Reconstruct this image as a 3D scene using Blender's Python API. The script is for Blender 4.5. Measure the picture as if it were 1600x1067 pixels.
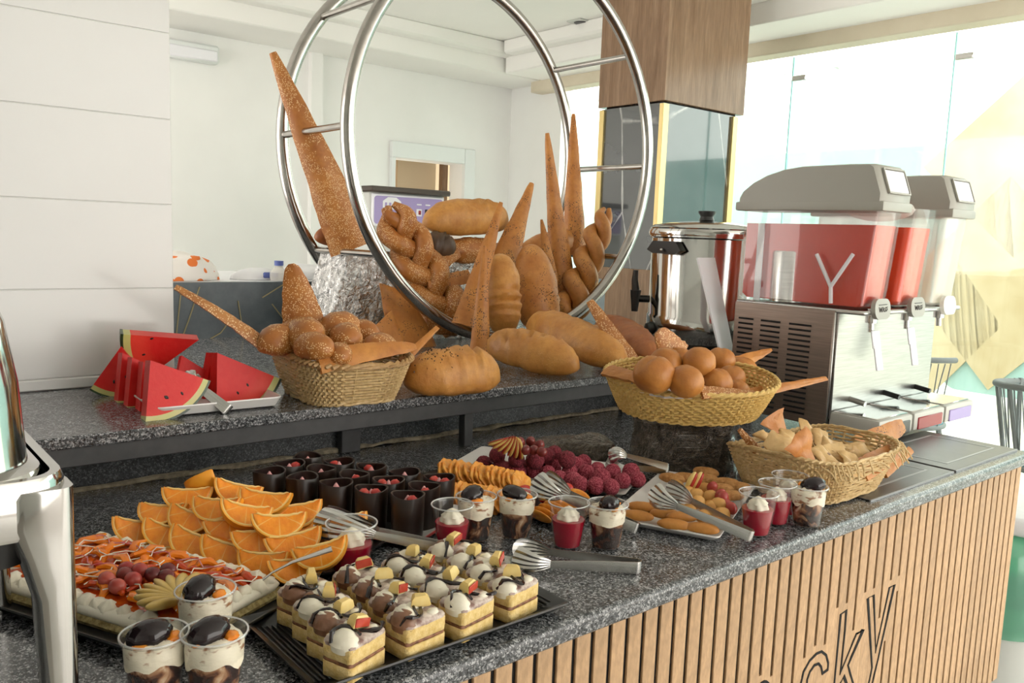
import bpy, bmesh, math, random
from math import sin, cos, pi, radians, atan2, sqrt, hypot, exp
from mathutils import Vector, Matrix, noise
V = Vector
rnd = random.Random(7)
for o in list(bpy.data.objects):
    bpy.data.objects.remove(o)
SC = bpy.context.scene
COL = SC.collection

# ------------------------------------------------------------ camera
F_PX, PITCH, ROLL, YAW, EYE = 1312.4, 0.12656, -0.03691, 0.69729, 1.42
_f = V((sin(YAW)*cos(PITCH), cos(YAW)*cos(PITCH), -sin(PITCH)))
_r = V((cos(YAW), -sin(YAW), 0)); _d = _f.cross(_r)
CR = _r*cos(ROLL) + _d*sin(ROLL); CD = -_r*sin(ROLL) + _d*cos(ROLL)
cam = bpy.data.cameras.new('camera'); CAM = bpy.data.objects.new('camera', cam); COL.objects.link(CAM)
cam.sensor_fit = 'HORIZONTAL'; cam.sensor_width = 36; cam.lens = F_PX*36/1600; cam.clip_start = 0.02; cam.clip_end = 200
m3 = Matrix((CR, -CD, -_f)).transposed()
CAM.matrix_world = Matrix.Translation((0, 0, EYE)) @ m3.to_4x4()
SC.camera = CAM

# ------------------------------------------------------------ sky, sun, exposure
SC.view_settings.view_transform = 'Standard'; SC.view_settings.look = 'None'
SC.view_settings.gamma = 1; SC.view_settings.use_curve_mapping = False
SC.view_settings.exposure = 0.05
SC.cycles.use_denoising = True
SC.cycles.max_bounces = 10; SC.cycles.transparent_max_bounces = 24
SC.cycles.sample_clamp_indirect = 6
W = bpy.data.worlds.new('hazy_sky'); SC.world = W; W.use_nodes = True
bg = W.node_tree.nodes['Background']; bg.inputs[0].default_value = (1, .955, .885, 1); bg.inputs[1].default_value = 4.3
sd = bpy.data.lights.new('sun', 'SUN'); sd.energy = 2.6; sd.angle = radians(3); sd.color = (1, .95, .86)
so = bpy.data.objects.new('sun', sd); COL.objects.link(so)
so.rotation_euler = V((-.5, -.28, -1.25)).to_track_quat('-Z', 'Y').to_euler()

# ------------------------------------------------------------ pixel -> world on a plane of the place
def ray(px, py): return CR*((px-800)/F_PX) + CD*((py-533.5)/F_PX) + _f
def atz(px, py, z):
    r = ray(px, py); return V((0, 0, EYE)) + r*((z-EYE)/r.z)
def aty(px, py, y):
    r = ray(px, py); return V((0, 0, EYE)) + r*(y/r.y)
def atx(px, py, x):
    r = ray(px, py); return V((0, 0, EYE)) + r*(x/r.x)

# ------------------------------------------------------------ materials
def mat(name, base=(.8, .8, .8), rough=.5, metal=0, spec=.5, **k):
    m = bpy.data.materials.new(name); m.use_nodes = True
    b = m.node_tree.nodes['Principled BSDF']
    b.inputs['Base Color'].default_value = (*base, 1); b.inputs['Roughness'].default_value = rough
    b.inputs['Metallic'].default_value = metal; b.inputs['Specular IOR Level'].default_value = spec
    for a, v in k.items(): b.inputs[a.replace('_', ' ')].default_value = v
    m.diffuse_color = (*base, 1)
    return m
class NT:
    def __init__(s, m): s.m = m; s.t = m.node_tree; s.b = s.t.nodes['Principled BSDF']; s.co = None
    def n(s, ty, ins=None, **kw):
        x = s.t.nodes.new(ty)
        for a, v in kw.items(): setattr(x, a, v)
        for a, v in (ins or {}).items():
            if hasattr(v, 'is_linked') or hasattr(v, 'links'): s.t.links.new(v, x.inputs[a])
            else: x.inputs[a].default_value = v
        return x
    def obj(s, scale=None):
        if s.co is None: s.co = s.n('ShaderNodeTexCoord').outputs['Object']
        if scale is None: return s.co
        return s.n('ShaderNodeMapping', {'Vector': s.co, 'Scale': scale}).outputs[0]
    def noise(s, scale, detail=3, rough=.55, co=None, dist=0):
        return s.n('ShaderNodeTexNoise', {'Vector': co or s.obj(), 'Scale': scale, 'Detail': detail, 'Roughness': rough, 'Distortion': dist}).outputs[0]
    def voro(s, scale, out='Distance', co=None, feature='F1'):
        return s.n('ShaderNodeTexVoronoi', {'Vector': co or s.obj(), 'Scale': scale}, feature=feature).outputs[out]
    def ramp(s, fac, stops, interp='LINEAR'):
        r = s.n('ShaderNodeValToRGB', {'Fac': fac}); cr = r.color_ramp; cr.interpolation = interp
        while len(cr.elements) < len(stops): cr.elements.new(.5)
        for e, (p, c) in zip(cr.elements, stops):
            e.position = p; e.color = (*c, 1) if len(c) == 3 else c
        return r.outputs[0]
    def mix(s, fac, a, b, bt='MIX'):
        x = s.n('ShaderNodeMix', data_type='RGBA', blend_type=bt)
        for i, v in ((0, fac), (6, a), (7, b)):
            if hasattr(v, 'links'): s.t.links.new(v, x.inputs[i])
            else: x.inputs[i].default_value = v if i == 0 else (*v, 1)
        return x.outputs[2]
    def math(s, op, a, b=0, c=0):
        x = s.n('ShaderNodeMath', operation=op)
        for i, v in enumerate((a, b, c)):
            if hasattr(v, 'links'): s.t.links.new(v, x.inputs[i])
            else: x.inputs[i].default_value = v
        return x.outputs[0]
    def color(s, c): s.t.links.new(c, s.b.inputs['Base Color'])
    def rough(s, c): s.t.links.new(c, s.b.inputs['Roughness'])
    def bump(s, h, strength=.3, dist=.002):
        x = s.n('ShaderNodeBump', {'Height': h, 'Strength': strength, 'Distance': dist}); s.t.links.new(x.outputs[0], s.b.inputs['Normal'])
    def rand(s): return s.n('ShaderNodeObjectInfo').outputs['Random']
    def xyz(s): return s.n('ShaderNodeSeparateXYZ', {0: s.obj()}).outputs
def noisy(name, c1, c2, scale, rough=.5, bump=0, bscale=None, bdist=.001, detail=4, lo=.35, hi=.65, stretch=None, var=0, **k):
    m = mat(name, c1, rough, **k); t = NT(m); co = t.obj(stretch) if stretch else None
    n = t.noise(scale, detail, co=co); c = t.ramp(n, [(lo, c1), (hi, c2)])
    if var:
        hsv = t.n('ShaderNodeHueSaturation', {'Color': c, 'Value': t.math('ADD', t.math('MULTIPLY', t.rand(), 2*var), 1-var)}); c = hsv.outputs[0]
    t.color(c)
    if bump: t.bump(t.noise(bscale or scale*4, 4, co=co), bump, bdist)
    return m
def crust(name, c1, c2, seed=None, smask=.5, sscale=230, size=.33, bumpy=.5):
    """bread crust: browned in patches; seeds are a fine relief on it"""
    c1 = (c1[0], c1[1]*1.03, c1[2]*.85); c2 = (c2[0], c2[1]*1.03, c2[2]*.85)
    m = mat(name, c1, .44, spec=.45); t = NT(m)
    c = t.ramp(t.noise(14, 5, .6), [(.3, c1), (.7, c2)])
    c = t.mix(t.math('MULTIPLY', t.ramp(t.noise(70, 4), [(.45, (0, 0, 0)), (.7, (1, 1, 1))]), .25), c, (c1[0]*.55, c1[1]*.5, c1[2]*.45))
    h = t.math('ADD', t.noise(45, 5), t.math('MULTIPLY', t.noise(220, 3), .35))
    if seed:
        v = t.voro(sscale); msk = t.noise(16, 2)
        a = t.math('MULTIPLY', t.math('LESS_THAN', v, size), t.math('GREATER_THAN', msk, smask))
        a = t.math('MULTIPLY', a, t.math('GREATER_THAN', t.n('ShaderNodeSeparateColor', {0: t.voro(sscale, 'Color')}).outputs[0], .35))
        c = t.mix(a, c, seed); h = t.math('ADD', h, t.math('MULTIPLY', a, .8))
    t.color(c); t.bump(h, bumpy, .0025)
    return m
def clear(name, tint=(1, 1, 1), gloss=.12, rough=.03, film=None):
    m = bpy.data.materials.new(name); m.use_nodes = True; nt = m.node_tree; nt.nodes.clear()
    o = nt.nodes.new('ShaderNodeOutputMaterial'); tr = nt.nodes.new('ShaderNodeBsdfTransparent'); gl = nt.nodes.new('ShaderNodeBsdfGlossy')
    lw = nt.nodes.new('ShaderNodeLayerWeight'); mx = nt.nodes.new('ShaderNodeMixShader'); mp = nt.nodes.new('ShaderNodeMapRange')
    tr.inputs[0].default_value = (*tint, 1); gl.inputs['Roughness'].default_value = rough
    lw.inputs[0].default_value = .25; mp.inputs['To Min'].default_value = gloss*.35; mp.inputs['To Max'].default_value = min(1, gloss*5)
    L = nt.links.new
    L(lw.outputs['Facing'], mp.inputs['Value']); L(mp.outputs[0], mx.inputs[0]); L(tr.outputs[0], mx.inputs[1]); L(gl.outputs[0], mx.inputs[2])
    if film:   # milky plastic: a share of diffuse body colour
        df = nt.nodes.new('ShaderNodeBsdfDiffuse'); df.inputs[0].default_value = (*film[:3], 1); m2 = nt.nodes.new('ShaderNodeMixShader'); m2.inputs[0].default_value = film[3]
        L(mx.outputs[0], m2.inputs[1]); L(df.outputs[0], m2.inputs[2]); mx = m2
    L(mx.outputs[0], o.inputs[0]); m.diffuse_color = (*tint, .3)
    return m

M = {}
def granite(name, a, b, c, rough=.2):
    m = mat(name, b, rough, spec=.5); t = NT(m)
    v = t.n('ShaderNodeSeparateColor', {0: t.voro(330, 'Color')}).outputs[0]; v2 = t.n('ShaderNodeSeparateColor', {0: t.voro(700, 'Color')}).outputs[1]
    f = t.math('ADD', t.math('MULTIPLY', v, .6), t.math('MULTIPLY', v2, .4))
    f = t.math('ADD', f, t.math('MULTIPLY', t.math('SUBTRACT', t.noise(60, 3), .5), .5))
    t.color(t.ramp(f, [(.22, a), (.42, b), (.6, b), (.82, c)]))
    return m
M['granite'] = granite('grey granite', (.012, .013, .015), (.08, .084, .09), (.38, .38, .39))
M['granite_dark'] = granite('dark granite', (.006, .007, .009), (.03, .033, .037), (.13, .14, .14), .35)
M['steel_dark'] = noisy('painted steel', (.045, .045, .048), (.06, .06, .062), 30, .45, .1)
M['black'] = mat('black plastic', (.012, .012, .013), .35)
M['black_tray'] = noisy('black melamine tray', (.012, .012, .013), (.018, .018, .019), 40, .28)
M['black_gap'] = mat('black backing', (.006, .005, .005), .9)
M['white_plate'] = mat('white melamine plate', (.72, .7, .68), .22)
M['red_edge'] = mat('red plate edge', (.6, .03, .03), .3)
M['chrome'] = noisy('polished steel', (.5, .49, .47), (.58, .57, .55), 6, .10, metal=1)
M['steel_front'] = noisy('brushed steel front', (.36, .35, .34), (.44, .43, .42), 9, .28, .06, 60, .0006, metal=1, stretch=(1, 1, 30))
M['steel'] = noisy('brushed steel', (.5, .49, .47), (.6, .59, .57), 9, .26, .06, 60, .0006, metal=1, stretch=(1, 1, 30))
M['ring'] = noisy('satin steel tube', (.36, .34, .32), (.43, .41, .38), 20, .15, metal=1)
M['hotplate'] = noisy('dark warming plate', (.045, .043, .043), (.06, .057, .056), 20, .3)
M['plate_line'] = mat('silver frame line', (.35, .35, .36), .4, .4)
def wood(name, c1, c2, sc=(1, 1, 1), rough=.45, scale=6):
    m = mat(name, c1, rough, spec=.4); t = NT(m); co = t.obj(sc)
    n = t.noise(scale, 6, .65, co, .8); c = t.ramp(n, [(.3, c1), (.7, c2)])
    c = t.mix(.14, c, t.ramp(t.noise(scale*9, 3, .6, co), [(.35, (0, 0, 0)), (.65, (1, 1, 1))]), 'OVERLAY')
    hsv = t.n('ShaderNodeHueSaturation', {'Color': c, 'Value': t.math('ADD', t.math('MULTIPLY', t.rand(), .16), .92)})
    t.color(hsv.outputs[0]); t.bump(n, .05, .001)
    return m
M['slat'] = wood('light oak slat', (.42, .262, .14), (.52, .335, .19), (2, 2, .6), .5, 9)
M['column_wood'] = wood('brown column veneer', (.16, .09, .048), (.29, .185, .115), (7, 7, .5), .22, 2)
def tile_mat():
    m = noisy('white glazed tile', (.66, .655, .65), (.69, .685, .68), 2, .16); return m
M['tile'] = tile_mat()
M['grout'] = mat('tile grout', (.74, .74, .72), .8)
M['wall'] = noisy('white wall paint', (.8, .8, .78), (.84, .84, .82), 1.5, .75, .03, 60)
M['ceiling'] = noisy('white ceiling paint', (.84, .83, .8), (.87, .86, .83), 1, .8)
M['beam'] = noisy('cream board', (.62, .55, .42), (.68, .61, .48), 3, .6)
M['floor'] = noisy('pale marble floor', (.62, .6, .57), (.72, .7, .68), 3, .25, detail=6)
M['floor_joint'] = mat('floor joint', (.4, .37, .34), .7)
def marble():
    m = mat('black veined marble', (.03, .033, .036), .07, spec=1, Coat_Weight=.6, Coat_IOR=1.8); t = NT(m)
    v = t.voro(1.6, 'Distance', t.n('ShaderNodeMapping', {'Vector': t.obj(), 'Scale': (1, 1, .45), 'Rotation': (.4, .35, .2)}).outputs[0], 'DISTANCE_TO_EDGE')
    v = t.math('ADD', v, t.math('MULTIPLY', t.math('SUBTRACT', t.noise(5, 4), .5), .05))
    w = t.math('MULTIPLY', t.ramp(v, [(.0, (1, 1, 1)), (.012, (0, 0, 0))]), t.ramp(t.noise(2.5, 3), [(.35, (0, 0, 0)), (.6, (1, 1, 1))]))
    t.color(t.mix(w, t.ramp(t.noise(4, 5), [(.3, (.02, .024, .027)), (.7, (.06, .065, .07))]), (.5, .5, .48)))
    return m
M['marble'] = marble()
def marble_gold():
    m = mat('blue grey slate marble', (.05, .06, .065), .3); t = NT(m)
    t.color(t.ramp(t.noise(7, 6, .65), [(.3, (.042, .056, .066)), (.7, (.105, .13, .145))])); return m
M['slate'] = marble_gold()
M['vein'] = mat('gold vein', (.3, .25, .13), .5)
M['brass'] = mat('brushed brass', (.8, .62, .28), .3, .8)
M['mortar'] = noisy('crumbling mortar', (.16, .13, .09), (.34, .29, .2), 60, .9, .6, 120, .003)
M['glass'] = clear('clear window glass', (.9, .975, .965), .1)
M['glass_edge'] = mat('teal glass edge', (.35, .75, .72), .2)
def foilm(name, base, rough, sc, strength):
    m = mat(name, base, rough, 1); t = NT(m)
    a = t.voro(sc, 'Distance', t.obj((1, 1, .45))); b = t.noise(sc*1.3, 5, .6, None, 1.2)
    t.bump(t.math('ADD', a, t.math('MULTIPLY', b, 1.2)), strength, .012); return m
M['foil'] = foilm('crinkled kitchen foil', (.72, .71, .7), .22, 34, .9)
def cling():
    m = mat('dark wrap over black stand', (.30, .27, .24), .17, .85, spec=.9); t = NT(m)
    a = t.voro(26, 'Distance', t.obj((1, 1, .5))); b = t.noise(38, 6, .65, None, 2)
    t.bump(t.math('ADD', a, t.math('MULTIPLY', b, 1.6)), 1, .02); return m
M['cling_dark'] = cling()
M['cling'] = clear('loose clear wrap', (.94, .94, .95), .3, .12, (.55, .5, .47, .16))
M['cup'] = clear('clear plastic cup', (.98, .98, .98), .07, .04, (.85, .85, .85, .015))
M['cup_rim'] = clear('clear plastic rim', (.95, .95, .95), .3, .05, (.9, .9, .9, .4))
M['tank'] = clear('clear tank plastic', (.985, .985, .985), .07, .04, (.9, .88, .85, .03))
M['milky_tank'] = clear('milky tank plastic', (.95, .94, .92), .12, .08, (.85, .82, .76, .5))
# bread
M['bread'] = crust('golden crust', (.36, .115, .025), (.54, .22, .055))
M['bread_dark'] = crust('deep brown crust', (.22, .055, .015), (.38, .12, .03))
M['bread_sesame'] = crust('sesame crust', (.32, .10, .022), (.48, .185, .048), (.78, .54, .27), .42, 290, .38)
M['bread_poppy'] = crust('poppy seed crust', (.38, .125, .03), (.54, .225, .06), (.03, .018, .012), .52, 210, .36)
M['bread_poppy_light'] = crust('sparse poppy crust', (.38, .13, .032), (.54, .23, .065), (.03, .018, .012), .56, 200, .32)
M['bread_loaf'] = crust('floury loaf crust', (.42, .155, .036), (.6, .28, .08), (.62, .38, .16), .6, 330, .22, .6)
M['bread_rye'] = crust('dark rye crust', (.05, .025, .015), (.11, .055, .03))
M['bread_seedy'] = crust('many seeded crust', (.30, .10, .03), (.46, .19, .06), (.7, .48, .26), .3, 260, .40, .8)
M['pita'] = crust('pale flatbread', (.58, .34, .16), (.72, .48, .27), (.2, .08, .02), .62, 90, .35)
M['cracker'] = crust('reddish cracker', (.42, .14, .04), (.55, .22, .065))
def wicker(name, c1, c2):
    m = mat(name, c1, .5); t = NT(m); t.color(t.ramp(t.noise(120, 2), [(.3, c1), (.7, c2)])); return m
M['wicker'] = wicker('straw wicker', (.5, .33, .14), (.68, .5, .26))
M['wicker_yellow'] = wicker('yellow wicker', (.56, .36, .10), (.72, .5, .18))
M['wicker_brown'] = wicker('brown plaited rim', (.34, .19, .07), (.5, .31, .13))
# fruit and sweets
def melon():
    m = mat('watermelon flesh', (.72, .02, .02), .4, spec=.3); t = NT(m)
    x, y, z = t.xyz()[:3]; r = t.math('SQRT', t.math('ADD', t.math('MULTIPLY', x, x), t.math('MULTIPLY', z, z)))
    r = t.math('ADD', r, t.math('MULTIPLY', t.math('SUBTRACT', t.noise(40, 3), .5), .012))
    c = t.ramp(t.math('MULTIPLY', r, 1/.15), [(.0, (.6, .010, .010)), (.62, (.66, .014, .012)), (.8, (.74, .05, .03))])
    c = t.mix(t.math('MULTIPLY', t.ramp(t.noise(60, 5), [(.4, (0, 0, 0)), (.7, (1, 1, 1))]), .16), c, (.75, .06, .04), 'MIX')
    t.color(c); t.bump(t.noise(90, 4), .3, .002); return m
M['melon'] = melon()
M['rind'] = noisy('pale melon rind', (.58, .5, .2), (.5, .52, .16), 20, .35)
M['melon_skin'] = noisy('dark green melon skin', (.006, .02, .005), (.02, .06, .012), 40, .3)
M['seed'] = mat('black melon seed', (.01, .006, .004), .3)
def orange():
    m = mat('orange flesh', (.95, .3, .02), .3); t = NT(m)
    x, y, z = t.xyz()[:3]
    c = t.ramp(t.noise(70, 4, .6), [(.3, (.82, .22, .008)), (.6, (.9, .32, .018)), (.8, (.93, .45, .08))])
    an = t.math('ARCTAN2', x, t.math('SQRT', t.math('ADD', t.math('MULTIPLY', y, y), t.math('MULTIPLY', z, z))))
    sg = t.math('ABSOLUTE', t.math('SINE', t.math('MULTIPLY', an, 3.2)))
    c = t.mix(t.ramp(sg, [(.0, (.7, .7, .7)), (.14, (0, 0, 0))]), c, (.93, .6, .2))
    t.color(c); t.bump(t.noise(130, 3, .6, t.obj((1, .35, 1))), .5, .002); return m
M['orange'] = orange()
M['peel'] = noisy('orange peel', (.78, .29, .015), (.85, .38, .03), 12, .35, .3, 260, .0008, var=.1)
M['pith'] = noisy('orange pith', (.86, .55, .14), (.9, .66, .28), 60, .55)
M['choc'] = noisy('dark chocolate', (.016, .008, .0055), (.026, .013, .009), 20, .38)
M['choc_gloss'] = mat('glossy chocolate sauce', (.012, .004, .004), .1)
M['milk_choc'] = noisy('milk chocolate cream', (.15, .065, .035), (.24, .115, .065), 60, .35, .3, 90, .003)
M['cream'] = noisy('whipped cream', (.78, .72, .58), (.83, .78, .66), 20, .5, .2, 80, .002)
M['cream_swirl'] = noisy('cream streaked with caramel', (.30, .12, .04), (.8, .73, .58), 55, .4, .4, 90, .003, detail=2, lo=.34, hi=.44, stretch=(1, 1, 2.2))
M['pink_cream'] = noisy('pink cream', (.62, .07, .1), (.75, .4, .4), 50, .35, .3, 60, .003)
M['strawberry'] = noisy('glazed strawberry', (.42, .02, .02), (.6, .07, .04), 40, .15)
M['jelly'] = mat('red jelly', (.30, .0, .012), .1)
M['sponge'] = noisy('yellow sponge', (.62, .42, .14), (.74, .56, .26), 140, .85, .8, 260, .002)
M['jam'] = noisy('chocolate filling', (.12, .045, .02), (.3, .13, .06), 120, .6, .5, 120, .002)
M['glaze_top'] = noisy('chocolate rippled cream', (.22, .12, .1), (.72, .62, .54), 70, .3, .5, 70, .004, detail=3)
M['apple'] = noisy('pale apple flesh', (.75, .52, .16), (.8, .62, .26), 40, .35)
M['apple_skin'] = noisy('red apple skin', (.35, .02, .02), (.5, .06, .03), 30, .25)
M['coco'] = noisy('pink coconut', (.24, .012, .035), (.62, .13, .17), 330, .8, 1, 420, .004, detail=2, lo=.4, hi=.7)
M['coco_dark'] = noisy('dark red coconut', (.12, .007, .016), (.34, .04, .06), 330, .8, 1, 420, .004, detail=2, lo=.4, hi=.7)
M['grape'] = noisy('red grape', (.12, .012, .016), (.26, .05, .04), 25, .18)
M['grape_red'] = noisy('bright red grape', (.35, .03, .03), (.5, .1, .07), 25, .15)
M['cookie'] = crust('butter cookie', (.6, .27, .075), (.72, .4, .15))
M['finger'] = crust('fried finger crust', (.42, .15, .03), (.56, .24, .06))
M['crumbed'] = noisy('crumbed crust', (.36, .15, .035), (.55, .28, .09), 90, .7, .9, 160, .004)
M['peach'] = noisy('peach slices in glaze', (.78, .16, .008), (.88, .32, .02), 25, .12)
M['red_glaze'] = noisy('red fruit glaze', (.42, .025, .006), (.72, .13, .01), 30, .1, .3, 60, .003)
M['pear'] = noisy('pear slices', (.5, .33, .08), (.62, .43, .14), 25, .2)
M['orange_slice'] = noisy('dried orange slice', (.74, .24, .02), (.86, .42, .08), 60, .35, .6, 90, .003)
M['cakebase'] = noisy('nutty cake base', (.2, .14, .05), (.45, .36, .16), 120, .9, .9, 160, .004)
def parfait():
    m = mat('layers of chocolate and cream', (.1, .04, .02), .2); t = NT(m)
    n = t.noise(46, 3, .5, t.obj((1, 1, .7)), 1.2); z = t.xyz()[2]
    f = t.math('ADD', n, t.math('MULTIPLY', t.math('SUBTRACT', z, .045), 3.2))
    t.color(t.ramp(f, [(.34, (.016, .006, .005)), (.45, (.06, .02, .012)), (.52, (.25, .11, .05)), (.6, (.5, .3, .17)), (.7, (.74, .62, .45))])); return m
M['parfait'] = parfait()
M['juice'] = mat('red juice', (.55, .035, .012), .2)
M['juice2'] = mat('orange juice', (.68, .06, .012), .2)
M['lid_grey'] = mat('grey plastic lid', (.36, .35, .31), .4)
M['tray_grey'] = mat('grey drip tray plastic', (.5, .49, .45), .35)
M['label_white'] = mat('white label', (.8, .8, .84), .4)
M['panel_lilac'] = mat('lilac control panel', (.36, .29, .56), .4)
M['white_sheet'] = mat('white acrylic sheet', (.82, .82, .86), .25)
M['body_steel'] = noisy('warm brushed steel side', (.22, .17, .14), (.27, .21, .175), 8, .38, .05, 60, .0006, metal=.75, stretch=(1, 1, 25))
M['rattan'] = mat('grey cord', (.2, .22, .22), .6)
M['cushion'] = noisy('teal cushion', (.1, .32, .4), (.14, .38, .46), 30, .8)
M['green_bag'] = clear('green plastic bag', (.45, .8, .6), .3, .15, (.12, .42, .28, .5))
def spots():
    m = mat('cloth with orange fruit print', (.82, .78, .74), .8); t = NT(m)
    v = t.voro(21); a = t.math('LESS_THAN', v, .38); t.color(t.mix(a, (.82, .78, .74), (.8, .2, .04))); return m
M['print_cloth'] = spots()
M['white_cloth'] = noisy('white cloth', (.78, .78, .8), (.84, .84, .86), 8, .8)
M['blue'] = mat('blue plastic', (.1, .14, .42), .4)
M['ground'] = noisy('pale terrace', (.66, .6, .5), (.74, .69, .6), 1.2, .8)
M['teal_wall'] = noisy('pale teal screen', (.38, .56, .55), (.42, .6, .58), 2, .6)
M['mural_beige'] = noisy('sandstone print', (.5, .38, .22), (.66, .55, .38), 1.2, .6, detail=3)
M['white_post'] = mat('white painted timber', (.74, .77, .76), .6)
M['led'] = mat('red switch', (.3, .02, .03), .3)
M['dark_frame'] = mat('dark metal frame', (.06, .045, .035), .5)
M['beige_wall'] = mat('beige wall', (.56, .44, .3), .7)
M['doily'] = noisy('white paper doily', (.74, .72, .78), (.8, .78, .84), 60, .7)
M['handle_black'] = mat('black bakelite', (.012, .012, .012), .3)
M['card'] = mat('white card', (.8, .8, .8), .6)
M['dome_choc'] = mat('glossy chocolate prune', (.012, .006, .008), .12)
M['grey_side'] = mat('light grey enamel', (.55, .56, .53), .4)
# ------------------------------------------------------------ geometry
class G:
    def __init__(s): s.v = []; s.f = []; s.mi = []
    def add(s, vs, fs, mi=0, mx=None):
        b = len(s.v)
        s.v += [tuple(mx @ V(p)) if mx else tuple(p) for p in vs]
        s.f += [tuple(i+b for i in f) for f in fs]; s.mi += [mi]*len(fs); return s
    def box(s, c, d, r=0, mi=0, mx=None, seg=1):
        bm = bmesh.new(); bmesh.ops.create_cube(bm, size=1)
        for v in bm.verts: v.co = V((v.co.x*d[0], v.co.y*d[1], v.co.z*d[2]))
        if r: bmesh.ops.bevel(bm, geom=bm.edges[:], offset=min(r, min(d)*.49), segments=seg, affect='EDGES', profile=.6)
        bm.verts.index_update()
        s.add([v.co+V(c) for v in bm.verts], [[v.index for v in f.verts] for f in bm.faces], mi, mx); bm.free(); return s
    def loft(s, rings, cap0=True, cap1=True, closed=False, mi=0, mx=None, open_ring=False):
        n = len(rings[0]); vs = [p for r in rings for p in r]; fs = []
        m = len(rings); rr = range(m if closed else m-1)
        for i in rr:
            j = (i+1) % m
            for k in range(n-1 if open_ring else n):
                l = (k+1) % n; fs.append((i*n+k, i*n+l, j*n+l, j*n+k))
        if not closed:
            if cap0: fs.append(tuple(range(n-1, -1, -1)))
            if cap1: fs.append(tuple((m-1)*n+k for k in range(n)))
        return s.add(vs, fs, mi, mx)
    def tube(s, path, r, n=8, closed=False, mi=0, mx=None, up=(0, 0, 1), flat=1.0, caps=True):
        path = [V(p) for p in path]; m = len(path); rings = []; up = V(up); prev = None
        for i, p in enumerate(path):
            a = path[(i-1) % m] if (closed or i > 0) else p; b = path[(i+1) % m] if (closed or i < m-1) else p
            t = (b-a)
            t = t.normalized() if t.length > 1e-9 else V((1, 0, 0))
            u = (up if prev is None else prev); u = u - t*u.dot(t)
            if u.length < 1e-4: u = V((1, 0, .3)) - t*V((1, 0, .3)).dot(t)
            u.normalize(); w = t.cross(u)
            if not closed: prev = u
            rad = r(i/(m-1 if m > 1 else 1)) if callable(r) else (r[i] if isinstance(r, (list, tuple)) else r)
            rings.append([p + u*(cos(2*pi*k/n)*rad*flat) + w*(sin(2*pi*k/n)*rad) for k in range(n)])
        return s.loft(rings, caps, caps, closed, mi, mx)
    def lathe(s, prof, n=24, mi=0, mx=None, cap0=False, cap1=False, sx=1, sy=1):
        rings = [[V((r*cos(2*pi*k/n)*sx, r*sin(2*pi*k/n)*sy, z)) for k in range(n)] for r, z in prof]
        return s.loft(rings, cap0, cap1, False, mi, mx)
    def prism(s, poly, z0, z1, mi=0, mx=None):
        n = len(poly); vs = [(x, y, z0) for x, y in poly]+[(x, y, z1) for x, y in poly]
        fs = [tuple(range(n-1, -1, -1)), tuple(range(n, 2*n))]+[(k, (k+1) % n, n+(k+1) % n, n+k) for k in range(n)]
        return s.add(vs, fs, mi, mx)
    def blob(s, c=(0, 0, 0), r=(1, 1, 1), fn=None, nu=16, nv=10, mi=0, mx=None):
        c = V(c); vs = []; fs = []
        for j in range(nv+1):
            th = pi*j/nv
            for i in range(nu):
                ph = 2*pi*i/nu; d = V((sin(th)*cos(ph), sin(th)*sin(ph), cos(th)))
                k = fn(d) if fn else 1
                vs.append(c+V((d.x*r[0]*k, d.y*r[1]*k, d.z*r[2]*k)))
        for j in range(nv):
            for i in range(nu):
                a = j*nu+i; b = j*nu+(i+1) % nu
                if j == 0: fs.append((a, a+nu, b+nu))
                elif j == nv-1: fs.append((a, a+nu, b))
                else: fs.append((a, a+nu, b+nu, b))
        return s.add(vs, fs, mi, mx)
    def mesh(s, name, mats, sharp=40):
        me = bpy.data.meshes.new(name); me.from_pydata(s.v, [], s.f)
        for m in mats: me.materials.append(M[m] if isinstance(m, str) else m)
        if len(mats) > 1: me.polygons.foreach_set('material_index', s.mi)
        me.polygons.foreach_set('use_smooth', [True]*len(me.polygons))
        bm = bmesh.new(); bm.from_mesh(me); bmesh.ops.recalc_face_normals(bm, faces=bm.faces[:]); bm.to_mesh(me); bm.free()
        me.set_sharp_from_angle(angle=radians(sharp)); me.update(); return me
def obj(name, g, mats, parent=None, mx=None, kind=None, label=None, sharp=40):
    me = g.mesh(name, mats if isinstance(mats, (list, tuple)) else [mats], sharp) if isinstance(g, G) else g
    o = bpy.data.objects.new(name, me); COL.objects.link(o)
    if mx is not None: o.matrix_basis = mx
    if parent: o.parent = parent
    if kind: o['kind'] = kind
    if label: o['label'] = label
    return o
def tag(o, label, cat, group=None):
    o['label'] = label; o['category'] = cat
    if group: o['group'] = group
    return o
def thing(name, label, cat, mx, group=None):
    o = bpy.data.objects.new(name, None); o.empty_display_size = .05; COL.objects.link(o)
    o.matrix_basis = mx if isinstance(mx, Matrix) else Matrix.Translation(V(mx)); return tag(o, label, cat, group)
def dup(root, mx, label=None, group=None, cat=None):
    r = root.copy(); COL.objects.link(r); r.matrix_basis = mx
    if label: r['label'] = label
    if group: r['group'] = group
    for ch in list(root.children):
        c = ch.copy(); COL.objects.link(c); c.parent = r
        for g in list(ch.children):
            d = g.copy(); COL.objects.link(d); d.parent = c
    return r
def struct(name, g, mats, parent=None):
    o = obj(name, g, mats, parent)
    if not parent: o['kind'] = 'structure'
    return o
def T(p, rz=0, rx=0, ry=0, s=1):
    return Matrix.Translation(V(p)) @ Matrix.Rotation(rz, 4, 'Z') @ Matrix.Rotation(ry, 4, 'Y') @ Matrix.Rotation(rx, 4, 'X') @ Matrix.Scale(s, 4)
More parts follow.
